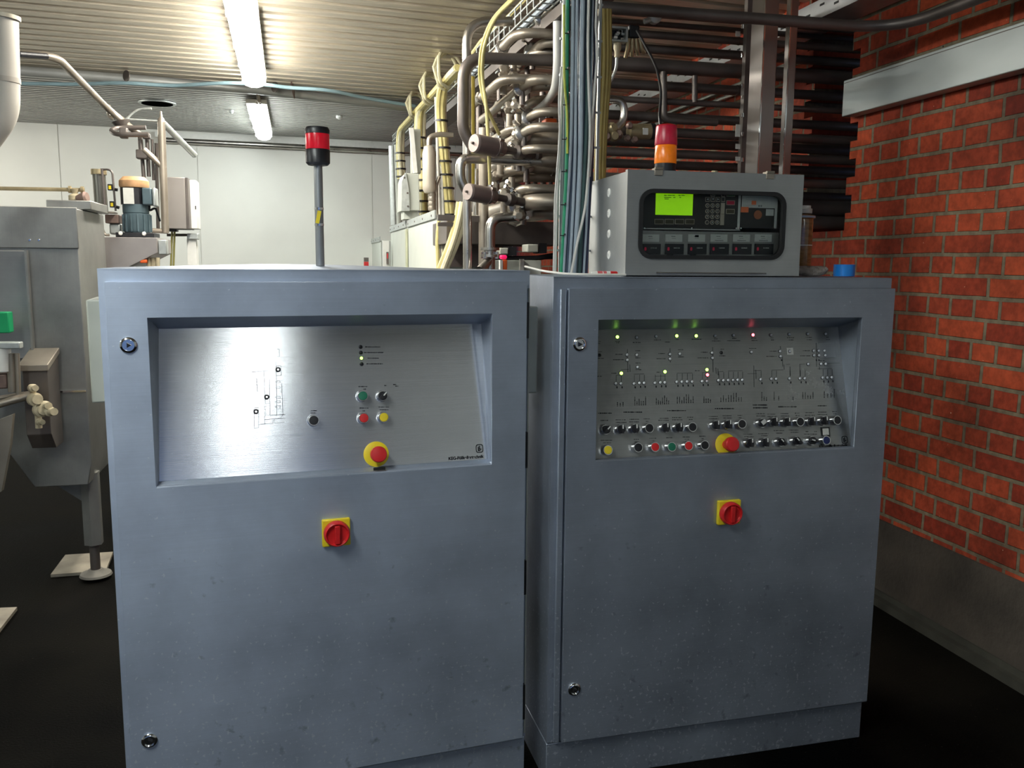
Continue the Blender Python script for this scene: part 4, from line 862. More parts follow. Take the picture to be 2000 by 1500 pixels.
# leg
lx = PY(180, 1000, YM+.13).x; Yl = YM+.13; zf = .016
hexp = [(lx + .043*math.cos(a), Yl + .043*math.sin(a)) for a in [PI/6+PI/3*k for k in range(6)]]
lg = part('leg', MB().prism(hexp, 'z', .17, zB+.03), M_MACH, tM, smooth=False)
part('spindle', MB().cyl((lx, Yl, .03), (lx, Yl, .18), .022, 18), M_STEELD, lg)
part('foot_disc', MB().lathe([(.072, 0), (.068, .010), (.04, .018), (.03, .03)], (lx, Yl, zf+.0005), (0, 0, 1), 28), mat('worn_foot_metal', (.16, .15, .13), .7, .2, .2, 12), lg)
part('gusset', MB().prism([(lx-.035, zB+.005), (lx-.035, zB-.11), (lx-.18, zB+.005)], 'y', Yl-.006, Yl+.006), M_MACH, tM, smooth=False)
def plate(pts, label):
    c0 = [PZ(a, b_, 0) for a, b_ in pts]; single('floor_plate', MB().add([(p.x, p.y, z) for z in (.0005, .015) for p in c0], [(3, 2, 1, 0), (4, 5, 6, 7), (0, 1, 5, 4), (1, 2, 6, 5), (2, 3, 7, 6), (3, 0, 4, 7)]), mat('worn_floor_plate', (.34, .30, .24), .55, .5, .35, 7), label, 'plate', 'steel plates on the dark floor', smooth=False)
plate([(99, 1128), (207, 1120), (221, 1083), (128, 1089)], 'worn steel floor plate under the machine leg, left of the left cabinet')
plate([(-95, 1262), (-15, 1255), (34, 1192), (-60, 1196)], 'steel floor plate cut by the left edge of the photo')
# drive box and fittings on the tank's front
tD = thing('drive_housing', 'dark steel housing with a slanted lid on the front of the left machine', 'machine part', PY(68, 870, YM-.12))
db = MB(); x0, x1 = PY(47, 780, YM-.20).x, PY(96, 780, YM-.20).x; z0_, z1_ = PY(70, 872, YM-.2).z, PY(70, 722, YM-.2).z
part('housing', MB().prism([(YM-.20, z1_), (YM-.004-.02, z1_+.05), (YM-.024, z0_-.02), (YM-.14, z0_-.02), (YM-.20, z0_+.05)], 'x', x0, x1), M_STEELD, tD, bevel=.003, smooth=False)
part('lid', MB().prism([(YM-.215, z1_-.005), (YM-.215, z1_+.022), (YM-.024, z1_+.075), (YM-.024, z1_+.05)], 'x', x0-.012, x1+.008), M_STEELW, tD, bevel=.003, smooth=False)
tv = thing('valve_cluster', 'cream plastic valve fittings in front of the dark machine housing', 'valve', PY(75, 850, YM-.30))
Yv = YM-.30
for (px, py, r, l) in ((62, 758, .017, .05), (66, 780, .028, .05), (78, 800, .030, .05), (84, 792, .020, .07), (90, 803, .021, .10), (76, 824, .014, .05)):
    c_ = PY(px, py, Yv); part('fitting', MB().lathe([(r, 0), (r, l*.5), (r*.72, l*.55), (r*.72, l)], c_, (.5, -.8, .1), 18), M_BEIGE, tv)
part('stem', MB().tube([PY(60, 755, Yv+.03), PY(74, 800, Yv+.03), PY(76, 836, Yv+.03)], .013, 10, .03), M_BEIGE, tv)
part('arm', MB().tube([PY(-40, 800, Yv-.02), PY(60, 772, Yv+.01)], .016, 12).tube([PY(-40, 784, Yv+.06), PY(58, 768, Yv+.06)], .010, 10), M_STEELW, tv)
tc = thing('clamp_stand', 'grey clamp on a thin post at the left edge, above the cream fittings', 'machine part', PY(25, 770, YM-.36))
part('post', MB().tube([PY(33, 690, YM-.33), PY(36, 770, YM-.33)], .010, 10).tube([PY(21, 690, YM-.33), PY(24, 765, YM-.33)], .016, 12), M_STEELW, tc)
part('bracket', MB().beam(PY(-20, 674, YM-.34), PY(42, 674, YM-.34), .05, .026), M_GALV, tc, bevel=.004)
part('cylinder', MB().cyl(PY(2, 672, YM-.33), PY(2, 724, YM-.33), .035, 24), M_WHITE, tc)
part('lower_block', MB().beam(PY(-30, 745, YM-.31), PY(18, 743, YM-.31), .06, .06), M_RUST, tc, bevel=.006)
ct = MB(); bpx(ct, -40, 610, 17, 651, YM-.24, .06); single('green_box', ct, M_GREENB, 'plain bright green box cut by the left edge of the photo', 'box', bevel=.004)
sh = MB().prism([(PY(-80, 900, YM-.4).x, PY(0, 1000, YM-.4).z), (PY(-80, 900, YM-.4).x, PY(0, 850, YM-.4).z), (PY(28, 850, YM-.4).x, PY(0, 810, YM-.4).z), (PY(22, 900, YM-.4).x, PY(0, 870, YM-.4).z), (PY(2, 950, YM-.4).x, PY(0, 960, YM-.4).z)], 'y', YM-.4, YM-.37)
single('guard_plate', sh, M_STEELW, 'curved light metal guard at the lower left edge beside the dark machine housing', 'machine part', smooth=False)
# platform behind
tPf = thing('motor_platform', 'brownish steel housing carrying the blue-grey motor, behind the left cabinet', 'machine part', PY(265, 520, 4.95))
Yp = 4.80; p0 = PY(207, 470, Yp); p1 = PY(306, 470, Yp); zt2 = PY(260, 463.5, Yp).z
part('housing', MB().prism([(p0.x-.05, zt2), (p1.x, zt2), (p1.x, PY(305, 494, Yp).z), (PY(215, 516, Yp).x, PY(215, 516, Yp).z-.06), (p0.x-.05, zt2-.2)], 'y', Yp, Yp+.5), mat('warm_machine_cover', (.37, .34, .33), .42, .6, .12, 6), tPf, bevel=.003, smooth=False)
part('end_bracket', MB().box((p1.x+.001, Yp+.03, PY(315, 497, Yp).z), (PY(323, 470, Yp).x, Yp+.10, PY(315, 468, Yp).z)), M_GALV, tPf, bevel=.004)
part('base_support', MB().box((p0.x, Yp+.05, 0), (p1.x-.02, Yp+.48, PY(250, 516, Yp).z-.07)), M_MACH, tPf)
# motor
Ym = 4.98; tMo = thing('electric_motor', 'upright blue-grey electric motor with tan cowl', 'motor', (PY(268, 460, Ym).x, Ym, zt2+.001))
um = 1/depth_px(PY(268, 420, Ym)); mxc = PY(266, 420, Ym).x; mz = lambda y: PY(266, y, Ym).z
part('motor_foot', MB().box((mxc-33*um, Ym-.09, zt2+.001), (mxc+36*um, Ym+.1, mz(455))), M_BLACK, tMo, bevel=.003)
bd = MB().lathe([(23*um, 0), (25*um, .01), (25*um, mz(418)-mz(455)), (22*um, mz(417)-mz(455))], (mxc+1*um, Ym, mz(455)), (0, 0, 1), 28)
for k in range(14): a = 2*PI*k/14; bd.beam((mxc+um+25*um*math.cos(a), Ym+25*um*math.sin(a), mz(453)), (mxc+um+25*um*math.cos(a), Ym+25*um*math.sin(a), mz(420)), .008, .012, up=(math.cos(a), math.sin(a), 0))
part('finned_body', bd, M_MOTOR, tMo)
part('flange', MB().lathe([(22*um, 0), (24*um, .005), (24*um, mz(400)-mz(418)), (21*um, mz(399)-mz(418))], (mxc, Ym, mz(418)), (0, 0, 1), 28), M_MOTOR, tMo)
part('upper_body', MB().lathe([(25*um, 0), (25*um, mz(368)-mz(400))], (mxc-2*um, Ym, mz(400)), (0, 0, 1), 12), M_BLACK, tMo, smooth=False)
part('cowl', MB().lathe([(26*um, 0), (27.5*um, .01), (27*um, .035), (20*um, mz(346)-mz(367)), (8*um, mz(345)-mz(367))], (mxc-1*um, Ym, mz(367)), (0, 0, 1), 28), M_TAN, tMo, 'tan fan cowl')
part('nameplate', MB().box((mxc-17*um, Ym-26*um, mz(400)), (mxc+2*um, Ym-24.4*um, mz(369))), M_LABEL, tMo)
part('terminal_box', MB().box((mxc+16*um, Ym-24*um, mz(401)), (mxc+33*um, Ym+.02, mz(368))), M_MOTOR, tMo, bevel=.006)
part('terminal_cover', MB().box((mxc+33.5*um, Ym-20*um, mz(404)), (mxc+41*um, Ym+.03, mz(367))), M_GALV, tMo, bevel=.008)
part('cable_loop', MB().tube([(mxc+25*um, Ym, mz(401)), (mxc+24*um, Ym, mz(412)), (mxc+36*um, Ym, mz(404)), (mxc+40*um, Ym+.05, mz(430))], .006, 8, .04), M_BLACK, tMo)
for dx in (-24, 18): part('bolt', MB().lathe([(.011, 0), (.008, .008)], (mxc+dx*um, Ym-.091, mz(457)), (0, -1, 0), 10), M_WHITE, tMo)
tq = thing('valve_block', 'small rusty valve block with handle beside the motor foot', 'valve', PY(222, 460, Ym))
part('block', bpx(MB(), 205, 419, 232, 436, Ym-.02, .12), M_RUST, tq, bevel=.004); part('plate', MB().beam(PY(196, 414, Ym-.02), PY(226, 416, Ym-.02), .10, .008), M_STEELW, tq); part('foot', bpx(MB(), 213, 436, 236, 458, Ym, .09), M_GALV, tq, bevel=.01)
part('bent_strip', MB().tube([PY(196, 418, Ym-.03), PY(198, 442, Ym-.03), PY(205, 459, Ym-.03), PY(214, 459, Ym-.03)], .007, 8, .02), M_STEELW, tq)
# cylinder
Yc = 5.05; tCy = thing('air_cylinder', 'upright grey cylinder with a bent tube and two yellow-black sensors, left of the motor', 'cylinder', PY(194, 415, Yc)); uc = 1/depth_px(PY(194, 380, Yc))
part('barrel', MB().cyl(PY(199, 418, Yc), PY(193, 340, Yc), 12*uc, 24), mat('cylinder_tube', (.22, .215, .19), .3, .8, .25, 3, stretch=(6, 6, .5)), tCy)
part('head', MB().cyl(PY(193, 341, Yc), PY(192.5, 331, Yc), 14.5*uc, 24), M_BRASS, tCy)
part('tie_rod', MB().cyl(PY(206, 418, Yc-.06), PY(199, 331, Yc-.06), 2.4*uc, 10), M_STEELD, tCy)
part('bent_tube', MB().tube([PY(196, 331, Yc-.03), PY(219, 331, Yc-.03), PY(226, 412, Yc-.03)], 2.0*uc, 10, .05), M_STEELD, tCy)
for a, b_ in ((210, 359.5), (214, 393)): 
    k_ = part('sensor', bpx(MB(), a, b_, a+9, b_+12, Yc-.05, .03), M_BLACK, tCy); part('yellow_mark', bpx(MB(), a+2, b_+3, a+7, b_+10, Yc-.052, .001), M_YEL, k_)
part('elbow_fitting', MB().cyl(PY(224, 370, Yc-.03), PY(230, 371, Yc-.03), .008, 8).cyl(PY(227, 404, Yc-.03), PY(233, 406, Yc-.03), .008, 8), M_BLACK, tCy)
# rod with rusty valve, on the tank top
Yr = YM+.25; single('push_rod', MB().tube([PY(-60, 367, Yr), PY(165, 371, Yr)], .009, 10), M_BRASS, 'thin horizontal rod crossing the white wall at the left edge', 'rod')
tr_ = thing('hand_valve', 'small rusty valve at the end of the thin rod, on top of the machine tank', 'valve', PY(146, 391, Yr))
part('valve_body', MB().lathe([(.028, 0), (.028, .02), (.012, .03), (.02, .05)], PY(147, 391, Yr), (0, 0, 1), 16), M_BEIGE, tr_)
part('bonnet', MB().lathe([(.012, 0), (.026, .04), (.02, .05)], PY(150, 387, Yr-.02), (.8, -.2, .1), 16), M_RUST, tr_)
part('coupling', MB().cyl(PY(134, 370, Yr), PY(139, 370.2, Yr), .016, 12).cyl(PY(158, 371, Yr), PY(164, 371, Yr), .016, 12), M_BRASS, tr_)
# handrail frame
tH = thing('pipe_railing', 'bent grey pipe railing rising to the upper left over the motor', 'railing', (PY(300, 460, 5.3).x, 5.3, PY(300, 462, 5.3).z)); Yh = 5.3
def u_(px, py, Y=Yh): return PY(px, py, Y)
part('long_rail', MB().tube([u_(-60, 104, 4.4), u_(108, 108, 4.4), u_(210, 212), u_(276, 266)], .018, 14, .10), M_STEELW, tH)
part('front_post', MB().tube([u_(315, 238), u_(323, 455)], .021, 14), M_STEELW, tH)
part('post_cap', MB().lathe([(.021, 0), (.016, .02), (.008, .03), (.006, .06)], u_(315, 239), (0, 0, 1), 14), M_STEELW, tH)
part('brace', MB().tube([u_(318, 240), u_(380, 303, 5.6)], .018, 12), M_GALV, tH)
part('lower_brace', MB().tube([u_(281, 292), u_(322, 330)], .017, 12), M_STEELW, tH)
for a, b_, c_, d_, r in ((273, 262, 276, 300, .014), (277, 300, 281, 350, .011), (287, 268, 291, 345, .011), (297, 272, 300, 352, .008), (305, 280, 309, 455, .010)):
    part('upright', MB().tube([u_(a, b_, 5.36), u_(c_, d_, 5.36)], r, 12), M_STEELW if r > .016 else M_STEELD, tH)
part('clamp_block', MB().cbox(u_(278, 302, 5.32), (.06, .06, .05)), M_STEELD, tH, bevel=.006); part('clamp_block', MB().cbox(u_(286, 266, 5.32), (.04, .04, .03)), M_STEELD, tH, bevel=.006)
part('cross_rod', MB().tube([u_(216, 231), u_(314, 237)], .006, 8).tube([u_(246, 233), u_(268, 213), u_(296, 212)], .006, 8, .05), M_GALV, tH)
part('bracket', MB().tube([u_(213, 205), u_(211, 226), u_(222, 233)], .009, 8, .02), M_STEELW, tH)
part('funnel', MB().lathe([(.05, 0), (.02, .05), (.008, .07)], u_(236, 237), (.25, 0, -1), 14), M_STEELD, tH)
part('flat_ring', MB().tube([u_(285, 249, 5.25), u_(225, 250, 5.25), u_(216, 256, 5.1), u_(228, 263, 5.0), u_(290, 263, 5.0)], .013, 10, .06), M_STEELD, tH)
part('ring_clamp', MB().cbox(u_(242, 260, 5.02), (.04, .04, .055)), M_STEELD, tH, bevel=.006)
part('foot_rail', MB().tube([u_(296, 450), u_(328, 452)], .014, 10), M_STEELW, tH)
# grey control box on posts behind
Yg = 5.45; tG = thing('junction_box', 'grey rectangular steel box on the railing, left of the white wall seam', 'control box', u_(345, 446, Yg))
part('box_body', bpx(MB(), 320, 346, 363, 447, Yg, .22), mat('warm_grey_box', (.30, .275, .26), .5, .4, .08, 5), tG, bevel=.004)
part('door_edge', bpx(MB(), 363.5, 347, 368, 447, Yg+.0, .23), M_STEELD, tG)
part('cable_gland', bpx(MB(), 329, 447, 345, 452, Yg+.05, .08), M_BLACK, tG)
for a in (336, 341): part('cable', MB().tube([u_(a, 451, Yg+.08), u_(a-2, 520, Yg+.08)], .006, 8), mat('olive_cable', (.28, .26, .08), .5, 0, .1, 20), tG, 'olive cable')
tG2 = thing('white_switch_box', 'slim white box beside the grey steel box, before the white end wall', 'control box', u_(378, 440, 5.69))
part('box_body', bpx(MB(), 368.5, 352, 385, 447, 5.55, .14), M_WHITE, tG2, bevel=.004); part('keyhole', bpx(MB(), 381, 402, 383, 409, 5.548, .001), M_BLACK, tG2); 
tG3 = thing('sensor_arm', 'grey arm with a box end below the slim white box', 'bracket', u_(370, 470, 5.6)); part('arm', MB().tube([u_(326, 459, 5.6), u_(366, 459, 5.6)], .008, 8), M_STEELD, tG3); part('arm_box', bpx(MB(), 365, 456, 387, 467, 5.58, .08), M_GALV, tG3, bevel=.003); part('pedestal', MB().box((PY(366, 500, 5.6).x, 5.6, 0), (PY(384, 500, 5.6).x, 5.7, PY(375, 467, 5.6).z)), M_WHITE, tG3)
# small clutter at the foot of the platform
tK = thing('orange_fitting', 'small orange and beige fittings just above the left cabinet edge', 'fitting', u_(285, 520, 4.7)); part('orange_part', bpx(MB(), 273, 507, 287, 514, 4.80, .052), M_ORANGE, tK, bevel=.004)
for a in (291, 299, 308): part('beige_part', MB().cyl(u_(a, 545, 4.838), u_(a, 503, 4.838), .011, 10), M_BEIGE, tK)
# white plastic duct top left
Yw = 3.5; uw = 1/depth_px(u_(15, 120, Yw)); tW = thing('white_duct', 'thick off-white plastic pipe with a collar at the top left corner', 'pipe', u_(10, 35, Yw))
part('pipe', MB().tube([u_(9, 36, Yw), u_(13, 165, Yw), u_(12, 225, Yw), u_(-70, 335, Yw)], 24*uw, 28, .24), mat('off_white_pipe', (.52, .49, .44), .5, 0, .08, 6), tW)
part('collar', MB().cyl(u_(9, 30, Yw), u_(9, 38, Yw), 28*uw, 28), mat('collar_metal', (.40, .37, .3), .4, .4, .1, 10), tW)
part('pipe_ring', MB().cyl(u_(12.6, 152, Yw), u_(12.9, 162, Yw), 25*uw, 28), mat('off_white_ring', (.44, .40, .35), .5, 0, .08, 6), tW)
single('black_cable', MB().tube([u_(-60, 101, 4.2), u_(40, 106, 4.2), u_(92, 110, 4.3)], .012, 10), M_BLACK, 'black cable running into the bend of the pipe railing, before the thick white pipe', 'cable')

# ================================================================== UNDER THE CEILING
zc = 2.765
pA, pB_ = PZ(-60, 131, zc), PZ(840, 214, zc)
tU = thing('ceiling_pipe', 'grey pipe running across under the ribbed ceiling, behind the larger light', 'pipe', ((pA.x+pB_.x)/2, (pA.y+pB_.y)/2, zc))
part('pipe', MB().tube([pA, PZ(250, 154, zc), PZ(500, 175, zc), pB_], .034, 14), mat('dull_ceiling_pipe', (.40, .41, .40), .45, .4, .1, 5), tU)
for a in (246, 536): part('strap', MB().cyl(PZ(a, 148 if a < 300 else 170, zc), PZ(a+1.5, 148.3 if a < 300 else 170.3, zc), .038, 16), M_STEELD, tU)
single('brown_bracket', MB().beam(PZ(569, 163, 2.795), PZ(575, 186, 2.74), .055, .01, up=(1, 0, 0)), M_RUST, 'rusty brown bracket hanging from the ceiling right of the larger light', 'bracket')
zh = 2.722
single('pale_blue_hose', MB().tube([PZ(-40, 164, zh), PZ(60, 163, zh), PZ(150, 165, zh), PZ(245, 161, zh), PZ(330, 168, zh), PZ(450, 161, zh), PZ(520, 165, zh), PZ(560, 171, zh), PZ(640, 175, zh), PZ(720, 193, zh), PZ(810, 207, zh)], .013, 8, .25), mat('pale_blue_hose', (.28, .42, .48), .5, 0, .08, 10), 'thin pale blue hose strung under the ceiling pipe', 'hose')
c_ = PZ(307, 200, 2.80); tO = thing('round_vent', 'dark round vent opening in the ceiling with a bright rim', 'vent', (c_.x, c_.y, 2.79))
part('rim', MB().lathe([(.15, 0), (.15, .009), (.125, .009), (.125, 0)], (c_.x, c_.y, 2.788), (0, 0, 1), 36), M_GALV, tO); part('opening', MB().lathe([(.124, 0), (.124, .003)], (c_.x+.0, c_.y, 2.785), (0, 0, 1), 36), M_VOID, tO)
single('ceiling_hook', MB().tube([PZ(503, 178, 2.795), PZ(506, 196, 2.735), PZ(505, 208, 2.715)], .014, 8, .02).lathe([(.02, 0), (.02, .03)], PZ(505, 204, 2.715), (0, 0, 1), 10), M_STEELW, 'short metal hanger between the two visible ceiling lights', 'hook')
single('ceiling_sensor', MB().lathe([(.012, 0), (.03, .012), (.03, .03)], PZ(663, 233, 2.765), (0, 0, 1), 14), M_WHITE, 'small white knob on the far ceiling, right of the smaller light', 'sensor')
single('ceiling_nozzle', MB().lathe([(.01, 0), (.02, .012), (.02, .03)], PZ(452, 222, 2.765), (0, 0, 1), 12), M_GALV, 'small grey knob on the far ceiling, left of the smaller light', 'sensor')

# ================================================================== MIDDLE: pale cabinets and cable tray
XS = PY(852, 460, 5.05).x
def swcab(px_near, px_far, ytop_near, label, extra=True):
    n_ = PX(px_near, ytop_near, XS); f_ = PX(px_far, ytop_near, XS); zt = n_.z
    t = thing('switch_cabinet', label, 'cabinet', (XS+.25, (n_.y+f_.y)/2, 0), 0, 'pale switch cabinets in the middle background')
    part('body', MB().box((XS, n_.y, 0.1), (XS+.42, f_.y, zt)), M_GREY, t, bevel=.005)
    part('base', MB().box((XS+.01, n_.y+.01, 0), (XS+.41, f_.y-.01, .1)), M_STEELD, t)
    part('top_rail', MB().box((XS-.010, n_.y-.005, zt-.008), (XS-.001, f_.y, zt+.040)), M_GALV, t, 'bolted steel rail along the top')
    k = max(3, int((f_.y-n_.y)/.28))
    for i in range(k): part('bolt', MB().lathe([(.007, 0), (.005, .004)], (XS-.0105, n_.y+.12+(f_.y-n_.y-.2)*i/(k-1), zt+.014), (-1, 0, 0), 8), M_STEELD, t)
    return t, n_.y, f_.y, zt
t1, yA, yB, zq = swcab(852, 797, 424, 'nearest pale switch cabinet with a steel rail on top, under the yellow cables')
t2, yB2, yC, zq2 = swcab(794, 763, 442, 'second pale switch cabinet, behind the nearest one')
t3, yD, yE, zq3 = swcab(743, 722, 470, 'farthest and lowest pale switch cabinet before the end wall')
single('conduit_strip', MB().box((XS-.012, yB+.01, .3), (XS-.002, yB2-.01, zq-.02)), mat('yellow_green_edge', (.45, .47, .32), .5, 0, .2, 12), 'yellow-green cable channel between the nearest and second pale cabinets', 'cable')
tt_ = thing('door_handle_plate', 'white plate with a grey handle and red mark between the pale cabinets', 'handle', PY(755, 520, 7.6)); part('plate', MB().box((PY(748, 500, 7.6).x, 7.6, 0), (PY(760, 500, 7.6).x, 7.65, PY(755, 470, 7.6).z)), M_WHITE, tt_); part('handle', bpx(MB(), 755, 492, 759, 516, 7.57, .03), M_STEELD, tt_); part('red_mark', bpx(MB(), 756, 495, 758, 505, 7.565, .004), M_RED, tt_)
tt_ = thing('wall_switch', 'small dark and red switch on the white end wall, just above the left cabinet', 'switch', PY(715, 520, 9.6)); part('upper_half', bpx(MB(), 711, 503, 720, 511, 9.6, .05), M_STEELD, tt_); part('red_half', bpx(MB(), 711, 511.2, 720, 522, 9.6, .05), M_RED, tt_)
# hood and duct over the cabinets
Yh2 = 6.3; tHd = thing('machine_hood', 'pale grey tapered hood standing on the pale switch cabinets', 'machine part', PY(803, 412, Yh2))
hp = [(788, 350), (793, 337), (818, 339), (819, 410), (788, 410)]; 
part('hood', MB().prism([(PY(a, b_, Yh2).x, PY(a, b_, Yh2).z) for a, b_ in ((787, 352), (792, 338), (818, 339), (820, 411), (786, 411))], 'y', Yh2, Yh2+.35), M_GREY, tHd, bevel=.004, smooth=False)
part('front_flange', MB().prism([(PY(a, b_, Yh2-.01).x, PY(a, b_, Yh2-.01).z) for a, b_ in ((785, 354), (791, 338), (793, 338), (799, 375), (800, 412), (784, 412))], 'y', Yh2-.02, Yh2-.002), M_GALV, tHd, smooth=False)
for a, b_ in ((790, 347), (796, 377), (797, 403)): part('bolt', MB().lathe([(.008, 0), (.006, .004)], PY(a, b_, Yh2-.02), (0, -1, 0), 8), M_STEELD, tHd)
part('stand', bpx(MB(), 789, 412, 816, 428, Yh2+.05, .2), M_GREY, tHd)
part('riser', bpx(MB(), 805, 252, 822, 338, Yh2+.1, .12), M_GREYD, tHd, bevel=.003); part('riser_front', MB().beam(PY(803, 250, Yh2+.06), PY(811, 338, Yh2+.06), .03, .03, up=(1, 0, 0)), M_WHITE, tHd)
# beige filter housing
Yf = 5.75; uf = 1/depth_px(PY(838, 330, Yf)); tF = thing('filter_housing', 'beige upright filter cylinder between two yellow cable bundles', 'filter', PY(838, 415, Yf))
zf_ = lambda y: PY(838, y, Yf).z
part('cylinder', MB().lathe([(9*uf, 0), (12.5*uf, .02), (13*uf, .04), (13*uf, zf_(292)-zf_(377)-.03), (10*uf, zf_(287)-zf_(377)), (5*uf, zf_(284)-zf_(377))], (PY(838, 330, Yf).x, Yf, zf_(377)), (0, 0, 1), 24), mat('beige_filter', (.48, .43, .36), .45, .2, .08, 6), tF)
for a in (377, 386, 395, 404): part('neck_ring', MB().lathe([(6.5*uf, 0), (7.5*uf, .012), (6.5*uf, .03)], (PY(843, 330, Yf).x, Yf, zf_(a+7)), (0, 0, 1), 18), M_STEELW, tF)
part('outlet_pipe', MB().tube([PY(838, 286, Yf), PY(838, 268, Yf), PY(856, 262, Yf), PY(885, 264, Yf)], 5*uf, 12, .08), M_STEELW, tF)
part('drain_pipe', MB().tube([PY(858, 345, Yf+.02), PY(852, 360, Yf+.02), PY(853, 420, Yf+.02)], 3.6*uf, 10, .05), M_STEELW, tF)
# wire tray
zt_ray = 2.60; A_ = Vector((1.045, 2.9, zt_ray)); B_ = Vector((.868, 8.55, zt_ray)); dT = (B_-A_).normalized(); sT = Vector((dT.y, -dT.x, 0)); LT = (B_-A_).length
tT2 = thing('wire_cable_tray', 'long wire mesh cable tray sloping away under the ceiling with yellow cables', 'cable tray', (A_+B_)/2)
WT, HT = .20, .085
for i, (u, v) in enumerate(((0, HT), (0, HT*.5), (0, 0), (WT*.33, 0), (WT*.66, 0), (WT, 0), (WT, HT*.5), (WT, HT))):
    part('long_wire', MB().tube([A_+sT*u+Vector((0, 0, v)), B_+sT*u+Vector((0, 0, v))], .0045, 6), M_GALV, tT2)
n_ = 56
for i in range(n_):
    c_ = A_ + dT*(LT*(i+.5)/n_); part('cross_wire', MB().tube([c_+Vector((0, 0, HT)), c_, c_+sT*WT, c_+sT*WT+Vector((0, 0, HT))], .0040, 5), M_GALV, tT2, smooth=False)
part('support_beam', MB().beam(A_+sT*(WT*.7)-Vector((0, 0, .035)), B_+sT*(WT*.7)-Vector((0, 0, .035)), .14, .05), M_STEELD, tT2)
part('hanger', merge(*[MB().beam(A_+dT*q+sT*(WT+.02)+Vector((0, 0, -.02)), A_+dT*q+sT*(WT+.02)+Vector((0, 0, .19)), .03, .012, up=(0, 1, 0)) for q in (1.4,)]), M_STEELD, tT2)
# grey-blue cables lying in the near tray
for i in range(4):
    o_ = sT*(.05+.035*i); single('tray_cable', MB().tube([A_+o_+Vector((0, 0, .018)), A_+o_+dT*1.3+Vector((0, 0, .016)), A_+o_+dT*2.6+Vector((0, 0, .018))], .012, 8), M_BCAB2 if i % 2 == 0 else M_BCAB, ['pale blue cable on the outer left edge of the near wire tray', 'dark blue cable second from the left in the near wire tray', 'pale blue cable second from the right in the near wire tray', 'dark blue cable on the right side of the near wire tray'][i], 'cable', 'blue cables in the near wire tray')
def onT(px, off=0.0, dz=.03):
    """point on the tray under a pixel column"""
    best = min((abs((lambda P: 1000+F_PX*((P-CAM).dot(RI))/((P-CAM).dot(FW)))(A_+dT*(LT*k/400)) - px), k) for k in range(401))[1]
    return A_ + dT*(LT*best/400) + sT*off + Vector((0, 0, dz))
def bundle(pts, r, n, m, label, group='yellow cable bundles by the wire tray', ties=0, seedn=0):
    """several sheathed cables strapped into one rope"""
    c0 = Vector(pts[-1]); t = thing('cable_bundle', label, 'cable bundle', c0, 0, group); rn = random.Random(seedn)
    for k in range(n):
        a = 2*PI*k/max(1, n); o_ = Vector((math.cos(a), math.sin(a)*.8, 0))*(r*.62 if n > 1 else 0) + Vector((rn.uniform(-.2, .2)*r, 0, 0))
        part('cable', MB().tube([Vector(p)+o_ + Vector((rn.uniform(-.12, .12)*r, 0, 0)) for p in pts], r*(.52 if n > 1 else 1), 8, .10), m if k % 3 else M_CREAM2 if m is M_CREAM else m, t)
    for k in range(ties):
        u = (k+.6)/ties; a, b_ = Vector(pts[-2]), Vector(pts[-1]); c_ = a.lerp(b_, u); part('cable_tie', MB().cyl(c_, c_+Vector((0, 0, -.012)), r*1.22, 12), M_BLACK, t)
    return t
TA, TBp, TCp = onT(868, -.03), onT(826, -.03), onT(787, -.03)
single('tray_hose', MB().tube([onT(1040, .03, .11), onT(985, .02, .10), onT(940, .0, .10), onT(900, 0, .06), onT(870, 0, .05)], .010, 8), M_CREAM, 'single yellow cable lying on the upper edge of the near wire tray', 'cable')
bundle([onT(905, -.02, .05), onT(888, -.02, .05), TA+Vector((0, -.1, 0)), (TA.x-.0, TA.y, TA.z-.14), PY(880, 428, TA.y)], .040, 6, M_CREAM, 'thickest yellow cable bundle, hanging from the wire tray left of the steel standpipe', ties=8, seedn=1)
bundle([onT(872, -.02, .05), TBp+Vector((0, -.1, 0)), (TBp.x, TBp.y, TBp.z-.14), PY(829, 420, TBp.y)], .040, 5, M_CREAM, 'yellow cable bundle hanging left of the beige filter cylinder', ties=8, seedn=2)
bundle([onT(830, -.02, .05), TCp+Vector((0, -.1, 0)), (TCp.x, TCp.y, TCp.z-.14), PY(784, 350, TCp.y)], .038, 4, M_CREAM, 'yellow cable bundle hanging above the pale tapered hood', ties=4, seedn=3)
bundle([(PY(865, 180, TA.y-.02).x-.03, TA.y-.02, TA.z-.05), PY(866, 500, TA.y-.02)], .020, 2, M_WCAB, 'pale thin cables beside the thickest yellow bundle', seedn=4)
tc_ = onT(769, 0, 0); single('grey_conduit', MB().tube([(PY(766, 300, 8.3).x, 8.3, 2.56), PY(770, 440, 8.3)], .034, 12), M_GALV, 'grey upright conduit at the far end of the wire tray', 'conduit')
single('grey_conduit_thin', MB().tube([(PY(775, 300, 8.2).x, 8.2, 2.56), PY(780, 440, 8.2)], .026, 12), M_GREYD, 'thinner upright conduit right beside the far grey conduit', 'conduit')
for i, (px, r) in enumerate(((884, .17), (852, .16), (822, .15))):
    c_ = onT(px, -.02, .02); pts = [c_ + Vector((r*.55*math.cos(2*PI*k/12)+.012*math.sin(k*1.3), .10*math.cos(2*PI*k/12)+.004*k, r*.55+r*.62*math.sin(2*PI*k/12))) for k in range(34)]
    single('cable_loop', MB().tube(pts, .011, 7), M_CREAM2, ['pale yellow coil on the wire tray nearest the steel standpipe', 'middle pale yellow coil on the wire tray', 'farthest pale yellow coil on the wire tray'][i], 'cable', 'spare cable coils on the wire tray')
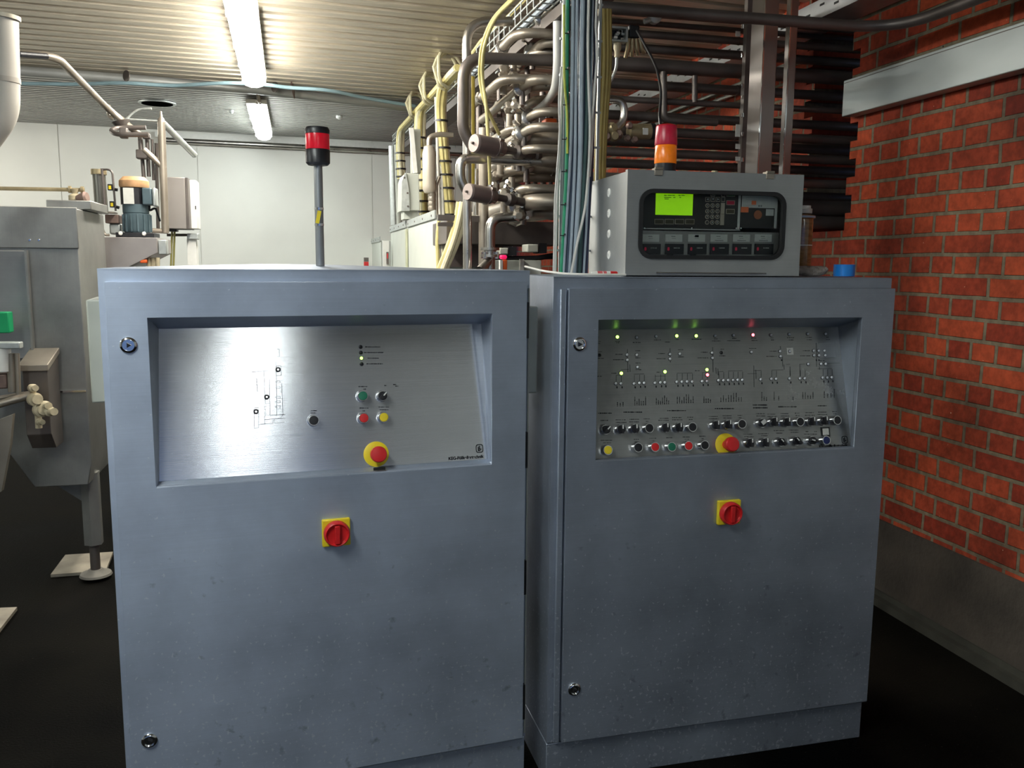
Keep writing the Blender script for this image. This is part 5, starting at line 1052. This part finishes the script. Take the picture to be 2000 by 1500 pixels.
# loose yellow cables in front of the manifold
Yy = 3.9
single('yellow_hose', MB().tube([PY(1003, -6, 3.6), PY(960, 38, 3.7), PY(940, 90, 3.75), PY(936, 150, Yy), PY(945, 200, Yy), PY(975, 262, Yy+.1)], .008, 10, .25), M_CREAM, 'yellow hose hanging in a bow from the wire tray to the upper brown valve', 'hose', 'yellow hoses to the brown valves')
single('yellow_hose', MB().tube([PY(1009, -6, 3.58), PY(966, 34, 3.68), PY(945, 90, 3.73), PY(941, 150, Yy-.03), PY(950, 205, Yy-.05), PY(955, 300, Yy-.05), PY(957, 362, Yy)], .0078, 10, .25), M_CREAM, 'yellow hose hanging past the upper brown valve down to the lower one', 'hose', 'yellow hoses to the brown valves')
single('ochre_hose', MB().tube([PY(921, 150, 4.35), PY(921, 360, 4.35)], .017, 10), mat('ochre_hose', (.42, .33, .06), .5, 0, .1, 20), 'ochre upright hose just right of the steel standpipe', 'hose')
bundle([PY(903, 395, 4.5), PY(897, 430, 4.5), PY(886, 470, 4.5), PY(862, 528, 4.5)], .030, 4, M_CREAM, 'frayed yellow cable bundle slanting down to the left cabinet', seedn=5)
bundle([PY(863, 432, 4.9), PY(860, 470, 4.9), PY(862, 528, 4.9)], .022, 2, M_CREAM, 'short yellow cables right of the nearest pale cabinet', seedn=6)

# ================================================================== PIPEWORK
PG = 'steel pipes of the valve manifold'
def pipe(name, pts, r, m, label, bend=.12, group=PG, rings=()):
    t = thing(name, label, 'pipe', Vector(pts[-1]), 0, group); part('pipe', MB().tube(pts, r, 16, bend), m, t)
    for a in rings:
        P0 = Vector(a[0]); D = Vector(a[1]).normalized(); part('weld_ring', MB().lathe([(r*1.06, 0), (r*1.12, .006), (r*1.06, .012)], P0, D, 18), m, t)
    return t
Y0 = 3.95
pipe('standpipe', [PY(1000, 42, Y0+.1), PY(911, 42, Y0+.1), PY(912, 150, Y0+.1), PY(913, 560, Y0+.1)], .021, M_STEEL, 'tall bright steel standpipe rising left of the brown valves', .14)
pipe('bent_pipe', [PY(1180, 122, Y0), PY(905, 112, Y0), PY(904, 255, Y0), PY(921, 283, Y0)], .026, M_STEELD, 'dark pipe crossing above the valves, bending down beside the standpipe', .10)
pipe('bent_pipe', [PY(1180, 322, Y0), PY(899, 308, Y0), PY(899, 352, Y0), PY(912, 374, Y0)], .023, M_STEEL, 'pipe crossing below the upper brown valve, bending down to the lower one', .13)
pipe('bent_pipe', [PY(1089, 40, Y0-.15), PY(1089, 165, Y0-.15), PY(1070, 200, Y0+.2), PY(1003, 250, Y0+1.1)], .020, M_WHITE, 'white upright pipe beside the cable bundle, bending away to the lower left', .25)
pipe('bent_pipe', [PY(957, 540, Y0+.05), PY(957, 425, Y0+.05), PY(1010, 423, Y0+.05)], .024, M_STEEL, 'steel pipe rising behind the left cabinet and bending right below the lower valve', .17)
pipe('upright_pipe', [PY(945, 250, Y0+.55), PY(944, 520, Y0+.55)], .026, M_STEELW, 'straight upright pipe behind the two brown valves', 0)
pipe('upright_pipe', [PY(929, 330, Y0+.6), PY(929, 420, Y0+.6)], .015, M_STEEL, 'thin upright pipe between standpipe and straight upright pipe', 0)
# valves with round actuators
def valve(face, back, r, label, m=M_ACT, tail=None):
    f_, b_ = Vector(face), Vector(back); d = (b_-f_); L_ = d.length; d.normalize()
    t = thing('valve_actuator', label, 'valve', f_ - Vector((0, 0, r)), 0, 'round valve actuators')
    part('actuator', MB().lathe([(r*.97, .004), (r, .012), (r, L_*.66), (r*1.05, L_*.67), (r*1.05, L_*.74), (r*.98, L_*.76), (r*.8, L_*.95), (r*.45, L_)], f_, d, 28), m, t)
    part('end_cap', MB().lathe([(r*.93, -.006), (r*.98, -.002), (r*.98, .006)], f_, d, 28), M_ACTL, t)
    part('screw', MB().lathe([(r*.16, 0), (r*.12, .012)], f_ - d*.006, -d, 10), M_STEELD, t)
    for k in range(4):
        a = PI/4+PI/2*k; x, y, _ = frame_z(d); part('clamp_bolt', MB().lathe([(.008, 0), (.008, .022)], f_ + d*(L_*.68) + (x*math.cos(a)+y*math.sin(a))*r*1.08, d, 8), M_STEEL, t)
    part('valve_body', MB().lathe([(r*.42, 0), (r*.42, .06), (r*.75, .07), (r*.75, .10), (r*.5, .11), (r*.5, .17), (r*.7, .18), (r*.7, .20)], b_, d, 20), M_STEELD, t)
    part('hose_port', MB().cyl(f_+d*(L_*.8)+Vector((0, 0, r*.5)), f_+d*(L_*.8)+Vector((0, 0, r*1.3)), .011, 10), M_STEEL, t)
    return t
valve(PY(927, 280, Y0-.15), PY(985, 292, Y0-.08), .041, 'upper brown round valve actuator facing the camera, at the standpipe')
valve(PY(915, 375, Y0-.15), PY(968, 385, Y0-.08), .038, 'lower brown round valve actuator facing the camera, at the standpipe')
# manifold rows: run in from the wall opening and turn away from the camera; shade on the straight runs painted as darker steel
rows = [(33, .020, 3.80, 1080), (54, .013, 3.92, 0), (75, .017, 3.80, 0), (103, .021, 3.92, 1060), (135, .032, 3.80, 0), (173, .023, 3.92, 1040), (202, .014, 3.78, 0), (233, .022, 3.92, 1055), (262, .022, 3.80, 1045), (282, .024, 3.93, 0), (303, .020, 3.80, 1035), (325, .021, 3.93, 1050), (352, .021, 3.78, 0), (378, .022, 3.93, 1030), (401, .038, 3.86, 1045), (430, .032, 3.84, 0)]
ordn = ['first', 'second', 'third', 'fourth', 'fifth', 'sixth', 'seventh', 'eighth', 'ninth', 'tenth', 'eleventh', 'twelfth', 'thirteenth', 'fourteenth', 'fifteenth', 'lowest']
for i, (y, r, Yp_, el) in enumerate(rows):
    zz = PY(1370, y, Yp_).z; xR = 3.3; lab = 'dark horizontal pipe running into the brick wall opening, %s from the top' % ordn[i]
    if i == len(rows)-1: lab = 'dark horizontal pipe running into the brick wall opening, lowest of all'
    if el:
        xe = PY(el, 200, Yp_).x; pts = [(xR, Yp_, zz), (xe, Yp_, zz), (xe+.01, Yp_+.95, zz)]
    else: pts = [(xR, Yp_, zz), (PY(1120+7*(i % 4), 200, Yp_).x, Yp_, zz)]
    if el: end_pts = [(xe+.30, Yp_, zz)]+pts[1:]; pts = [pts[0], (xe+.29, Yp_, zz)]
    t = pipe('rack_pipe', pts, r, M_STEELD, lab, r*4.5, 'dark pipes running into the brick wall opening', rings=[((PY(1455, 100, Yp_).x-.02*(i % 3), Yp_, zz), (1, 0, 0))])
    if el:
        part('lit_bent_end', MB().tube(end_pts, r*.98, 16, r*4), M_STEELW, t)  # brighter steel paints the stronger light on the bend
        part('bend_sleeve', MB().lathe([(r*1.08, 0), (r*1.08, .03)], (xe+.28, Yp_, zz), (1, 0, 0), 18), M_STEELW, t)
        tv = thing('butterfly_valve', 'clamped valve joint behind the bend of the %s dark wall pipe' % ordn[i], 'valve', (xe, Yp_+.2, zz-.05), 0, 'clamped valve joints on the manifold')
        part('valve_disc', MB().lathe([(r*1.3, 0), (r*1.9, .006), (r*1.9, .026), (r*1.3, .032)], (xe, Yp_+.18, zz), (0, 1, 0), 20), M_STEEL, tv)
        part('clamp', MB().lathe([(r*1.5, 0), (r*1.5, .014)], (xe, Yp_+.23, zz), (0, 1, 0), 6), M_STEELW, tv, smooth=False)
        part('clamp_knob', MB().cyl((xe-r*1.2, Yp_+.18, zz+r*1.4), (xe-r*2.6, Yp_+.16, zz+r*2.0), .009, 8), M_CHROME, tv)
        part('stem', MB().cyl((xe, Yp_+.19, zz-r), (xe, Yp_+.19, zz-r-.06), .014, 10), M_STEELD, tv)
# receding pipes of the manifold, lying along the hall
rec = [(1012, 62, 960, 108, 3.9, .022, 'uppermost'), (1045, 100, 1000, 118, 4.0, .018, 'second'), (985, 152, 930, 215, 4.0, .022, 'third'), (1035, 165, 960, 235, 4.1, .024, 'fourth'), (1050, 192, 990, 232, 4.3, .020, 'fifth'), (1000, 250, 930, 290, 4.2, .018, 'sixth'), (1040, 268, 1000, 290, 3.95, .030, 'seventh'), (1030, 305, 960, 330, 4.3, .022, 'eighth'), (1000, 330, 935, 352, 4.2, .022, 'ninth'), (1020, 345, 960, 375, 4.4, .024, 'tenth'), (1040, 378, 985, 398, 4.0, .026, 'eleventh'), (1005, 400, 930, 432, 4.4, .020, 'twelfth'), (1060, 415, 1015, 432, 3.95, .030, 'lowest')]
for a, b_, c_, d_, Yq, r, o_ in rec:
    P0 = PY(a, b_, Yq); zz = P0.z; e_ = PZ(c_, d_, zz) if abs(d_-512) > 20 else P0+Vector((0, 1, 0)); run = min(1.5, max(.5, e_.y-Yq))
    pts = [P0+Vector((.34, 0, 0)), P0, P0+Vector((-.012*run, run, 0))]
    t = pipe('manifold_pipe', pts, r, M_STEELW, 'warm grey pipe bending away along the hall in the valve manifold, %s one' % o_, r*5)
    part('union_nut', MB().lathe([(r*1.25, 0), (r*1.55, .01), (r*1.55, .03), (r*1.25, .04)], P0+Vector((-.006*run, run*.55, 0)), (0, 1, 0), 8), M_STEEL, t, smooth=False)
    part('collar', MB().lathe([(r*1.3, 0), (r*1.3, .015)], P0+Vector((.2, 0, 0)), (1, 0, 0), 18), M_STEEL, t)
# cast joints and short cross pieces in the manifold
jn = [(1003, 22+130, 4.15), (985, 142, 4.2), (1010, 205, 4.2), (996, 212, 4.3), (1012, 262, 4.1), (1006, 288, 4.05), (1000, 384, 4.1), (985, 382, 4.0), (1012, 405, 4.2), (978, 300, 4.3), (1022, 330, 4.4), (970, 345, 4.5), (1015, 418, 3.98), (960, 250, 4.6), (948, 325, 4.7), (1030, 235, 4.5)]
for i, (a, b_, Yj) in enumerate(jn):
    c_ = PY(a, b_, Yj); t = thing('pipe_joint', 'cast clamp joint in the manifold, %s' % ['above the upper brown valve, uppermost', 'left of the uppermost joint', 'halfway up beside the white upright pipe', 'just left of the joint halfway up', 'right of the hose end on the upper valve', 'right behind the upper brown valve', 'right behind the lower brown valve', 'above the lower brown valve', 'lower right of the lower brown valve', 'under the upper brown valve', 'between the crossing pipe and the lower bends', 'deep behind the lower brown valve', 'on the bent steel pipe at the trough', 'deep behind the upper brown valve', 'deep left between the two valves', 'nearest the orange actuator'][i], 'pipe joint', c_-Vector((0, 0, .05)), 0, 'cast joints in the valve manifold')
    part('joint_body', MB().lathe([(.018, -.045), (.030, -.028), (.033, 0), (.030, .028), (.018, .045)], c_, (.3, 1, .25*(-1)**i), 8), M_STEELW, t, bevel=.004, smooth=False)
    part('stub', MB().cyl(c_, c_+Vector((.0, .01, -.10 if i % 2 else .09)), .017, 12), M_STEELW, t)
    for k in range(3): a_ = 2.1*k+i; part('bolt', MB().cyl(c_+Vector((.034*math.cos(a_), -.035, .034*math.sin(a_))), c_+Vector((.034*math.cos(a_), .02, .034*math.sin(a_))), .008, 8), M_CHROME, t)
for i, (a, y0, y1, Yj, r) in enumerate(((975, 60, 230, 5.0, .016), (1030, 130, 420, 4.75, .015), (1060, 180, 420, 4.6, .017), (990, 230, 430, 4.9, .014), (968, 300, 430, 5.1, .014), (1045, 300, 430, 4.7, .013), (1075, 300, 430, 4.4, .012), (935, 120, 420, 5.6, .02))):
    single('riser_pipe', MB().tube([PY(a, y0, Yj), PY(a+1, y1, Yj)], r, 12), M_STEELD, 'dark upright pipe deep inside the valve manifold, %s from the left' % ['second', 'fifth', 'seventh', 'fourth', 'third', 'sixth', 'eighth', 'first'][i], 'pipe', 'dark uprights inside the manifold')
# big trough and lower fittings
tTr = thing('steel_trough', 'wide dark grey steel trough under the valve manifold', 'trough', PY(985, 492, 4.6)); part('trough', bpx(MB(), 872, 432, 1110, 478, 4.6, .5), M_STEELD, tTr, bevel=.004); part('lower_lip', bpx(MB(), 872, 479, 1000, 522, 4.75, .3), mat('dark_trough_base', (.10, .08, .075), .5, .5, .2, 8), tTr); part('top_rail', MB().beam(PY(855, 425, 4.5), PY(950, 428, 4.5), .02, .03).beam(PY(855, 438, 4.5), PY(900, 439, 4.5), .02, .02), M_STEELD, tTr)
t = thing('flange_joint', 'bolted flange at the foot of the bent steel pipe behind the left cabinet', 'pipe joint', PY(955, 510, 4.0)); 
part('flange', MB().lathe([(.045, 0), (.045, .012), (.03, .014), (.03, .03), (.045, .032), (.045, .044)], PY(957, 502, 4.0), (0, 0, 1), 24), M_STEEL, t)
for k in range(4): a_ = PI/4+PI/2*k; part('bolt', MB().cyl(PY(957, 505, 4.0)+Vector((.038*math.cos(a_), .038*math.sin(a_), 0)), PY(957, 492, 4.0)+Vector((.038*math.cos(a_), .038*math.sin(a_), 0)), .009, 8), M_CHROME, t)
part('branch', MB().tube([PY(957, 505, 4.0), PY(938, 528, 3.95)], .022, 12), M_STEEL, t)
for i, (a, b_, c_, d_) in enumerate(((976, 484, 993, 497), (1030, 477, 1052, 493))):
    t = thing('grey_valve_box', ['greenish grey box under the trough, the left one', 'greenish grey box under the trough, the right one'][i], 'box', PY((a+c_)/2, d_, 4.4), 0, 'greenish grey boxes under the trough'); part('box', bpx(MB(), a, b_, c_, d_, 4.4, .12), M_GREYD, t, bevel=.006); part('dark_back', bpx(MB(), c_+.5, b_-2, c_+16, d_+2, 4.42, .12), M_BLACK, t)
single('black_cable_run', MB().tube([PY(965, 505, 4.64), PY(1000, 505, 4.64), PY(1050, 504, 4.64), PY(1085, 498, 4.62)], .014, 8).tube([PY(965, 508, 4.62), PY(1085, 503, 4.62)], .008, 8), M_BLACK, 'black cables running along over the low pale cabinet', 'cable')
tLc = thing('pale_cabinet', 'low pale grey cabinet seen between the two steel cabinets', 'cabinet', PY(1013, 560, 4.6)); part('body', bpx(MB(), 962, 508, 1057, 640, 4.6, .4), M_GREY, tLc, bevel=.005); part('ridge', bpx(MB(), 1016, 506, 1023, 640, 4.57, .03), M_WHITE, tLc)
t = thing('small_signal_light', 'tiny red and orange signal light behind the left cabinet edge', 'warning light', PY(990, 530, 4.1)); part('red_lens', bpx(MB(), 978, 498, 991, 506, 4.1, .04), mat('pink_red_lens', (.8, .02, .12), .3, 0, .1, 20, emit=(1, .02, .15), es=.5), t, bevel=.008); part('orange_body', bpx(MB(), 983, 507, 991, 528, 4.1, .04), M_ORANGE, t, bevel=.004); part('white_body', bpx(MB(), 977, 508, 982, 528, 4.1, .03), M_WHITE, t); part('pole', MB().cyl((PY(985, 528, 4.12).x, 4.12, .001), PY(985, 527, 4.12), .008, 10), M_STEELD, t)
t = thing('orange_actuator', 'orange-red boxy actuator with black knob near the white upright pipe', 'valve', PY(1076, 250, 4.25)); part('housing', bpx(MB(), 1066, 231, 1088, 249, 4.25, .08), M_ORANGE, t, bevel=.006); part('knob', MB().lathe([(.02, 0), (.02, .02), (.008, .03), (.008, .05)], PY(1073, 231, 4.29), (0, 0, 1), 12), M_BLACK, t); part('mount_plate', bpx(MB(), 1054, 216, 1068, 252, 4.36, .01), M_GALV, t)

# ================================================================== CABLE RISER onto the right cabinet
Yk = 2.585; zK = CR['H']+.002
tRl = thing('cable_ladder', 'slender upright cable ladder behind the grey-blue cables', 'cable ladder', (PY(1120, 535, Yk+.04).x, Yk+.04, zK))
xa, xb = PY(1100, 300, Yk+.035).x, PY(1158, 300, Yk+.035).x
for q in (xa-.008, xb+.012): part('rail', MB().box((q-.004, Yk+.024, zK+.001), (q+.004, Yk+.032, 2.79)), M_GALV, tRl)
for i in range(12): part('rung', MB().box((xa-.018, Yk+.025, zK+.07+i*.105), (xb+.02, Yk+.031, zK+.076+i*.105)), M_GALV, tRl)
cabs = [(1103, 1092, 1084, M_WCAB, .0050, 'white'), (1107, 1108, 1096, M_GCAB, .0055, 'green'), (1111, 1104, 1098, M_TEAL, .007, 'teal'), (1117, 1114, 1100, M_BCAB2, .0058, 'pale blue'), (1122, 1119, 1106, M_BCAB, .0078, 'slate blue'), (1127, 1124, 1112, M_BCAB2, .0048, 'pale blue'), (1132, 1129, 1114, M_BCAB, .0076, 'slate blue'), (1138, 1134, 1121, M_BCAB2, .0075, 'pale blue'), (1144, 1139, 1126, M_BCAB, .0072, 'slate blue'), (1149, 1144, 1131, M_TEAL, .0068, 'teal'), (1154, 1148, 1136, M_NCAB, .0070, 'navy'), (1159, 1152, 1140, M_BCAB2, .0038, 'pale blue'), (1162, 1156, 1144, M_NCAB, .0065, 'navy')]
for i, (a, b_, c_, m, r, cn) in enumerate(cabs):
    j = .012 if i % 2 else 0; wob = 2 if i % 3 == 0 else -1
    zz = [2.79, 2.3, 1.9, zK+.001]
    pts = [PY(a, 20, Yk-j), PY((a+b_)/2+wob, 160, Yk-j), PY(b_, 300, Yk-j-.004), PY((b_+c_)/2-wob*.5, 420, Yk-j), PY(c_, 532, Yk-j)]
    pts[0].z = 2.79; pts[0].x = PY(a, 0, Yk-j).x; pts[-1].z = zK+.001
    single('riser_cable', MB().tube(pts, r, 10, .12), m, '%s sheathed upright cable on the right cabinet, %s from the left' % (cn, ['first', 'second', 'third', 'fourth', 'fifth', 'sixth', 'seventh', 'eighth', 'ninth', 'tenth', 'eleventh', 'twelfth', 'last'][i]), 'cable', 'upright cables rising from the right cabinet')
single('earth_cable', MB().tube([(PY(1100, 100, Yk-.022).x, Yk-.022, 2.25), PY(1102, 160, Yk-.022), PY(1108, 220, Yk-.022), PY(1108, 300, Yk-.022)], .0035, 8, .1), M_GYCAB, 'yellow-green striped cable over the green cable', 'cable')
for i, y in enumerate((65, 135, 205, 272, 335, 400, 460)):
    l_, r_q = PY(1103-y*.02, y, Yk-.022), PY(1112-y*.02, y, Yk-.022); single('cable_tie', MB().cyl(l_, r_q, .0016, 6).cyl(r_q, r_q+Vector((0, 0, .006)), .003, 6), M_BLACK, 'small black tie on the green cable, %s from the top' % ordn[i], 'cable tie', 'black ties on the green cable')
def wavy(xs, Y, r, m, label, z1=2.79, yend=None):
    pts = [PY(x, y, Y) for x, y in xs]; return single('loose_cable', MB().tube(pts, r, 8, .05), m, label, 'cable', 'thin white cables beside the upright cables')
wavy([(1150, -12), (1148, 90), (1150, 180), (1153, 250), (1150, 330), (1143, 410), (1128, 470), (1116, 533)], Yk-.035, .0042, M_WCAB, 'white cable crossing in front of the navy cables to the cabinet top')
wavy([(1166, -12), (1163, 60), (1168, 95), (1163, 150), (1160, 200), (1154, 250), (1156, 290), (1151, 340)], Yk-.03, .0036, M_WCAB, 'wavy thin white cable left of the yellow tubes')
wavy([(1174, -12), (1170, 30), (1164, 70), (1166, 130), (1158, 180), (1160, 240), (1155, 300), (1152, 345)], Yk-.02, .0030, M_WCAB, 'thinnest wavy white cable, nearest to the yellow tubes')
wavy([(1096, 130), (1091, 200), (1094, 260), (1088, 330), (1083, 400), (1083, 460), (1081, 531)], Yk-.025, .0030, M_WCAB, 'thin white cable on the left outside of the upright cables')
for i, (a, b_, r) in enumerate(((1172, 1166, .008), (1179, 1172, .010), (1186, 1178, .009), (1191, 1181, .007))):
    single('yellow_tube', MB().tube([PY(a, 18, 2.95), PY(a+1, 140, 2.95), PY((a+b_)/2-2, 230, 2.95), PY(b_-2, 345, 2.95), PY(b_-4, 540, 2.95), (PY(b_-4, 540, 2.95).x, 2.95, .002)], r, 10, .2), mat('old_yellow_tube', (.26, .19, .05), .45, 0, .15, 20), 'old yellow upright tube right of the white cables, %s' % ['leftmost', 'second from left', 'third from left', 'rightmost'][i], 'tube', 'old yellow tubes')

# ================================================================== UPRIGHT CHANNELS, TOP PIPE, WALL PARTS
def column(pxl, pxe, pxr, Y, label, group='stainless upright channels'):
    e_ = PY(pxe, 80, Y); r_e = PY(pxr, 80, Y); bY = PX(pxl, 80, e_.x).y; t = thing('steel_channel', label, 'post', ((e_.x+r_e.x)/2, (Y+bY)/2, 0), 0, group)
    part('channel', MB().box((e_.x, Y, .0005), (r_e.x, bY, 2.79)), M_STEELD if False else mat('satin_post_steel', (.40, .37, .35), .33, 1.0, .25, 2.5, stretch=(1, 1, .6)), t, bevel=.003)
    part('corner_edge', MB().box((e_.x-.002, Y-.002, .0005), (e_.x+.003, Y+.003, 2.79)), M_CHROME, t); return t
column(1466, 1492, 1519, 3.30, 'broad stainless upright channel behind the small stainless box')
column(1533, 1542, 1557, 3.42, 'narrow stainless upright channel right of the broad one')
zp = PY(1470, 34, 3.12).z; xw = PX(1640, 48, 2.36); 
t = pipe('front_pipe', [PY(1150, 12, 3.12), (2.30, 3.12, zp), (2.34, 1.2, zp)], .021, M_STEELD, 'dark pipe crossing before the upright channels, turning along the brick wall', .22, 'dark pipes running into the brick wall opening')
pc = PX(1762, 22, 2.345); tq = thing('pipe_clamp', 'grey pipe clamp on the brick wall at the top right', 'clamp', (2.41, pc.y, zp)); part('clamp_ring', MB().lathe([(.027, 0), (.027, .03)], (2.325, 2.40, zp), (0, 1, 0), 18), M_GALV, tq); part('clamp_foot', MB().box((2.345, 2.40, zp-.012), (WX-.001, 2.43, zp+.012)), M_GALV, tq)
# clamp rail of the dark pipes
tRk = thing('pipe_rack_rail', 'dark upright rail with small clamps holding the horizontal pipes', 'rail', (PY(1452, 200, 3.72).x, 3.72, 0)); xq = PY(1454, 200, 3.70).x
part('rail', MB().box((xq-.012, 3.685, .0005), (xq+.018, 3.715, 2.79)), M_STEELD, tRk)
for y, h in ((38, 8), (66, 10), (255, 24), (286, 10), (310, 8)): part('white_tag', bpx(MB(), 1437, y-h/2, 1446, y+h/2, 3.68, .003), M_LABEL, tRk)
for y in (52, 108, 168, 190, 225, 262, 312): part('clamp_bolt', MB().cyl(PY(1450, y-4, 3.67), PY(1450, y+4, 3.67), .006, 8), M_CHROME, tRk)
# trunking on the right wall
c0 = PX(1648, 158, 2.42); c1 = PX(1648, 227, 2.42)
tCh = thing('wall_trunking', 'galvanised steel trunking running along the brick wall at upper right', 'cable trunking', (2.45, 2.2, c1.z)); part('trunking', MB().box((2.42, -1.5, c1.z), (WX-.001, c0.y, c0.z)), mat('galvanised_trunking', (.42, .46, .46), .5, .55, .12, 5, stretch=(1, .4, 1)), tCh, bevel=.003)
part('lid_seam', MB().box((2.4185, -1.5, c0.z-.014), (2.4199, c0.y-.002, c0.z-.011)), M_STEELD, tCh); part('screw', MB().lathe([(.004, 0), (.003, .002)], PX(1842, 91, 2.4195), (-1, 0, 0), 8), M_BLACK, tCh)
# perforated tray along the wall, beyond the opening
g0 = PX(1425, 88, 2.30); g1 = PX(1425, 118, 2.30)
tPt = thing('perforated_tray', 'perforated metal cable tray along the brick wall behind the dark pipes', 'cable tray', (2.35, 5.5, g1.z)); part('tray_side', MB().box((2.30, 3.2, g1.z), (2.304, 8.5, g0.z)), M_PERF, tPt); part('tray_floor', MB().box((2.304, 3.2, g1.z), (2.47, 8.5, g1.z+.004)), M_PERF, tPt)
hz = (g0.z+g1.z)/2
for i in range(46): part('slot', MB().box((2.2992, 3.3+i*.11, hz-.012+.022*(i % 2)), (2.2999, 3.335+i*.11, hz-.002+.022*(i % 2))), M_BLACK, tPt)
g2 = PX(1330, 208, 2.44)
for i, dz in enumerate((0, -.045)): single('wall_conduit', MB().tube([(2.455, 4.2, g2.z+dz), (2.455, 9.0, g2.z+dz)], .011, 8), M_GALV, ['upper thin conduit along the brick wall behind the dark pipes', 'lower thin conduit along the brick wall behind the dark pipes'][i], 'conduit', 'thin conduits on the brick wall')
# short uprights among the dark pipes
single('short_upright', MB().tube([PY(1296, 140, 3.765), PY(1297, 232, 3.765), PY(1320, 236, 3.765), PY(1400, 240, 3.765)], .015, 12, .07), M_STEELD, 'short upright pipe bending right behind the orange and red signal light', 'pipe')
single('short_stub', MB().tube([PY(1357, 148, 3.765), PY(1357, 200, 3.765)], .013, 12), M_STEELD, 'short upright pipe stub right of the red signal light', 'pipe')
# J pipe, actuator with label, open terminal box
t = pipe('hooked_pipe', [PY(1160, 194, 3.74), PY(1218, 196, 3.74), PY(1220, 236, 3.74), PY(1196, 258, 3.74)], .017, M_STEEL, 'hook-shaped pipe left of the red signal light', .10)
t = thing('labelled_actuator', 'brownish horizontal actuator with a small white label, left of the red signal light', 'valve', PY(1250, 275, 3.735)); part('cylinder', MB().cyl(PY(1228, 257, 3.735), PY(1272, 257, 3.735), .034, 24), M_BRASS, t); part('end_cover', MB().cyl(PY(1269, 257, 3.735), PY(1277, 257, 3.735), .036, 24), M_BLACK, t); part('white_label', bpx(MB(), 1256, 250, 1266, 263, 3.69, .004), M_LABEL, t)
for a, b_ in ((1224, 270), (1228, 246), (1238, 273)): part('knob', MB().lathe([(.014, 0), (.016, .01), (.010, .022)], PY(a, b_, 3.70), (0, -1, 0), 12), M_RUST, t)
t = thing('valve_knot', 'cluster of dull cast valve pieces under the hook-shaped pipe', 'valve', PY(1190, 272, 3.72))
for a, b_, r in ((1176, 258, .030), (1190, 254, .026), (1195, 264, .026), (1182, 268, .024), (1206, 266, .02), (1172, 248, .018)): part('cast_piece', MB().lathe([(r*.5, 0), (r, .012), (r, .03), (r*.6, .045)], PY(a, b_, 3.71), (.2*(a % 3-1), -1, .2*(b_ % 3-1)), 14), M_RUST if r < .025 else M_BRASS, t)
t = thing('open_terminal_box', 'small open electrical box with wires inside, above the hook-shaped pipe', 'control box', PY(1206, 84, 3.05)); a_, b_ = PY(1188, 50, 3.05), PY(1226, 82, 3.05)
part('frame', MB().ring((a_.x, b_.z, b_.x, a_.z), (a_.x+.006, b_.z+.006, b_.x-.006, a_.z-.006), 3.05, 3.09), M_GALV, t); part('back_plate', MB().box((a_.x, 3.09, b_.z), (b_.x, 3.094, a_.z)), M_BLACK, t)
rn = random.Random(5)
for k in range(9): q = Vector((rn.uniform(a_.x+.01, b_.x-.01), 3.075, rn.uniform(b_.z+.01, a_.z-.01))); part('component', MB().cbox(q, (.012, .02, .008)), [M_WHITE, M_GALV, M_CHROME][k % 3], t)
part('gland', MB().lathe([(.014, 0), (.014, .02), (.010, .03), (.010, .05)], PY(1206, 84, 3.07), (0, 0, -1), 12), M_BEIGE, t)
part('grey_hose', MB().tube([PY(1205, 108, 3.07), PY(1204, 135, 3.07), PY(1192, 160, 3.07), PY(1180, 172, 3.1)], .006, 8, .06), M_GALV, t)
t = thing('black_solenoid', 'black square coil beside the open electrical box', 'valve', PY(1238, 85, 3.05)); part('coil', bpx(MB(), 1229, 48, 1250, 74, 3.06, .06), M_BLACK, t, bevel=.006)
for k in range(4): part('brass_fitting', MB().tube([PY(1228+k*7, 76, 3.06), PY(1226+k*9, 96, 3.06), PY(1222+k*12, 112-k*3, 3.08)], .008, 8, .03), M_BRASS, t)
single('black_lead', MB().tube([PY(1244, 60, 3.0), PY(1262, 92, 2.9), PY(1282, 130, 2.8), PY(1292, 180, 2.6), PY(1288, 225, 2.5), PY(1290, 246, 2.47)], .0045, 8, .12), M_BLACK, 'thin black cable sagging down to the red signal light', 'cable')
t = thing('pressure_switch', 'small grey round gauge on the uppermost dark pipe', 'gauge', PY(1278, 40, 3.6)); part('body', MB().lathe([(.028, 0), (.028, .03), (.02, .035)], PY(1276, 36, 3.795), (0, -1, 0), 20), M_GALV, t); part('stem', MB().cyl(PY(1258, 42, 3.775), PY(1272, 38, 3.775), .012, 8), M_GALV, t)
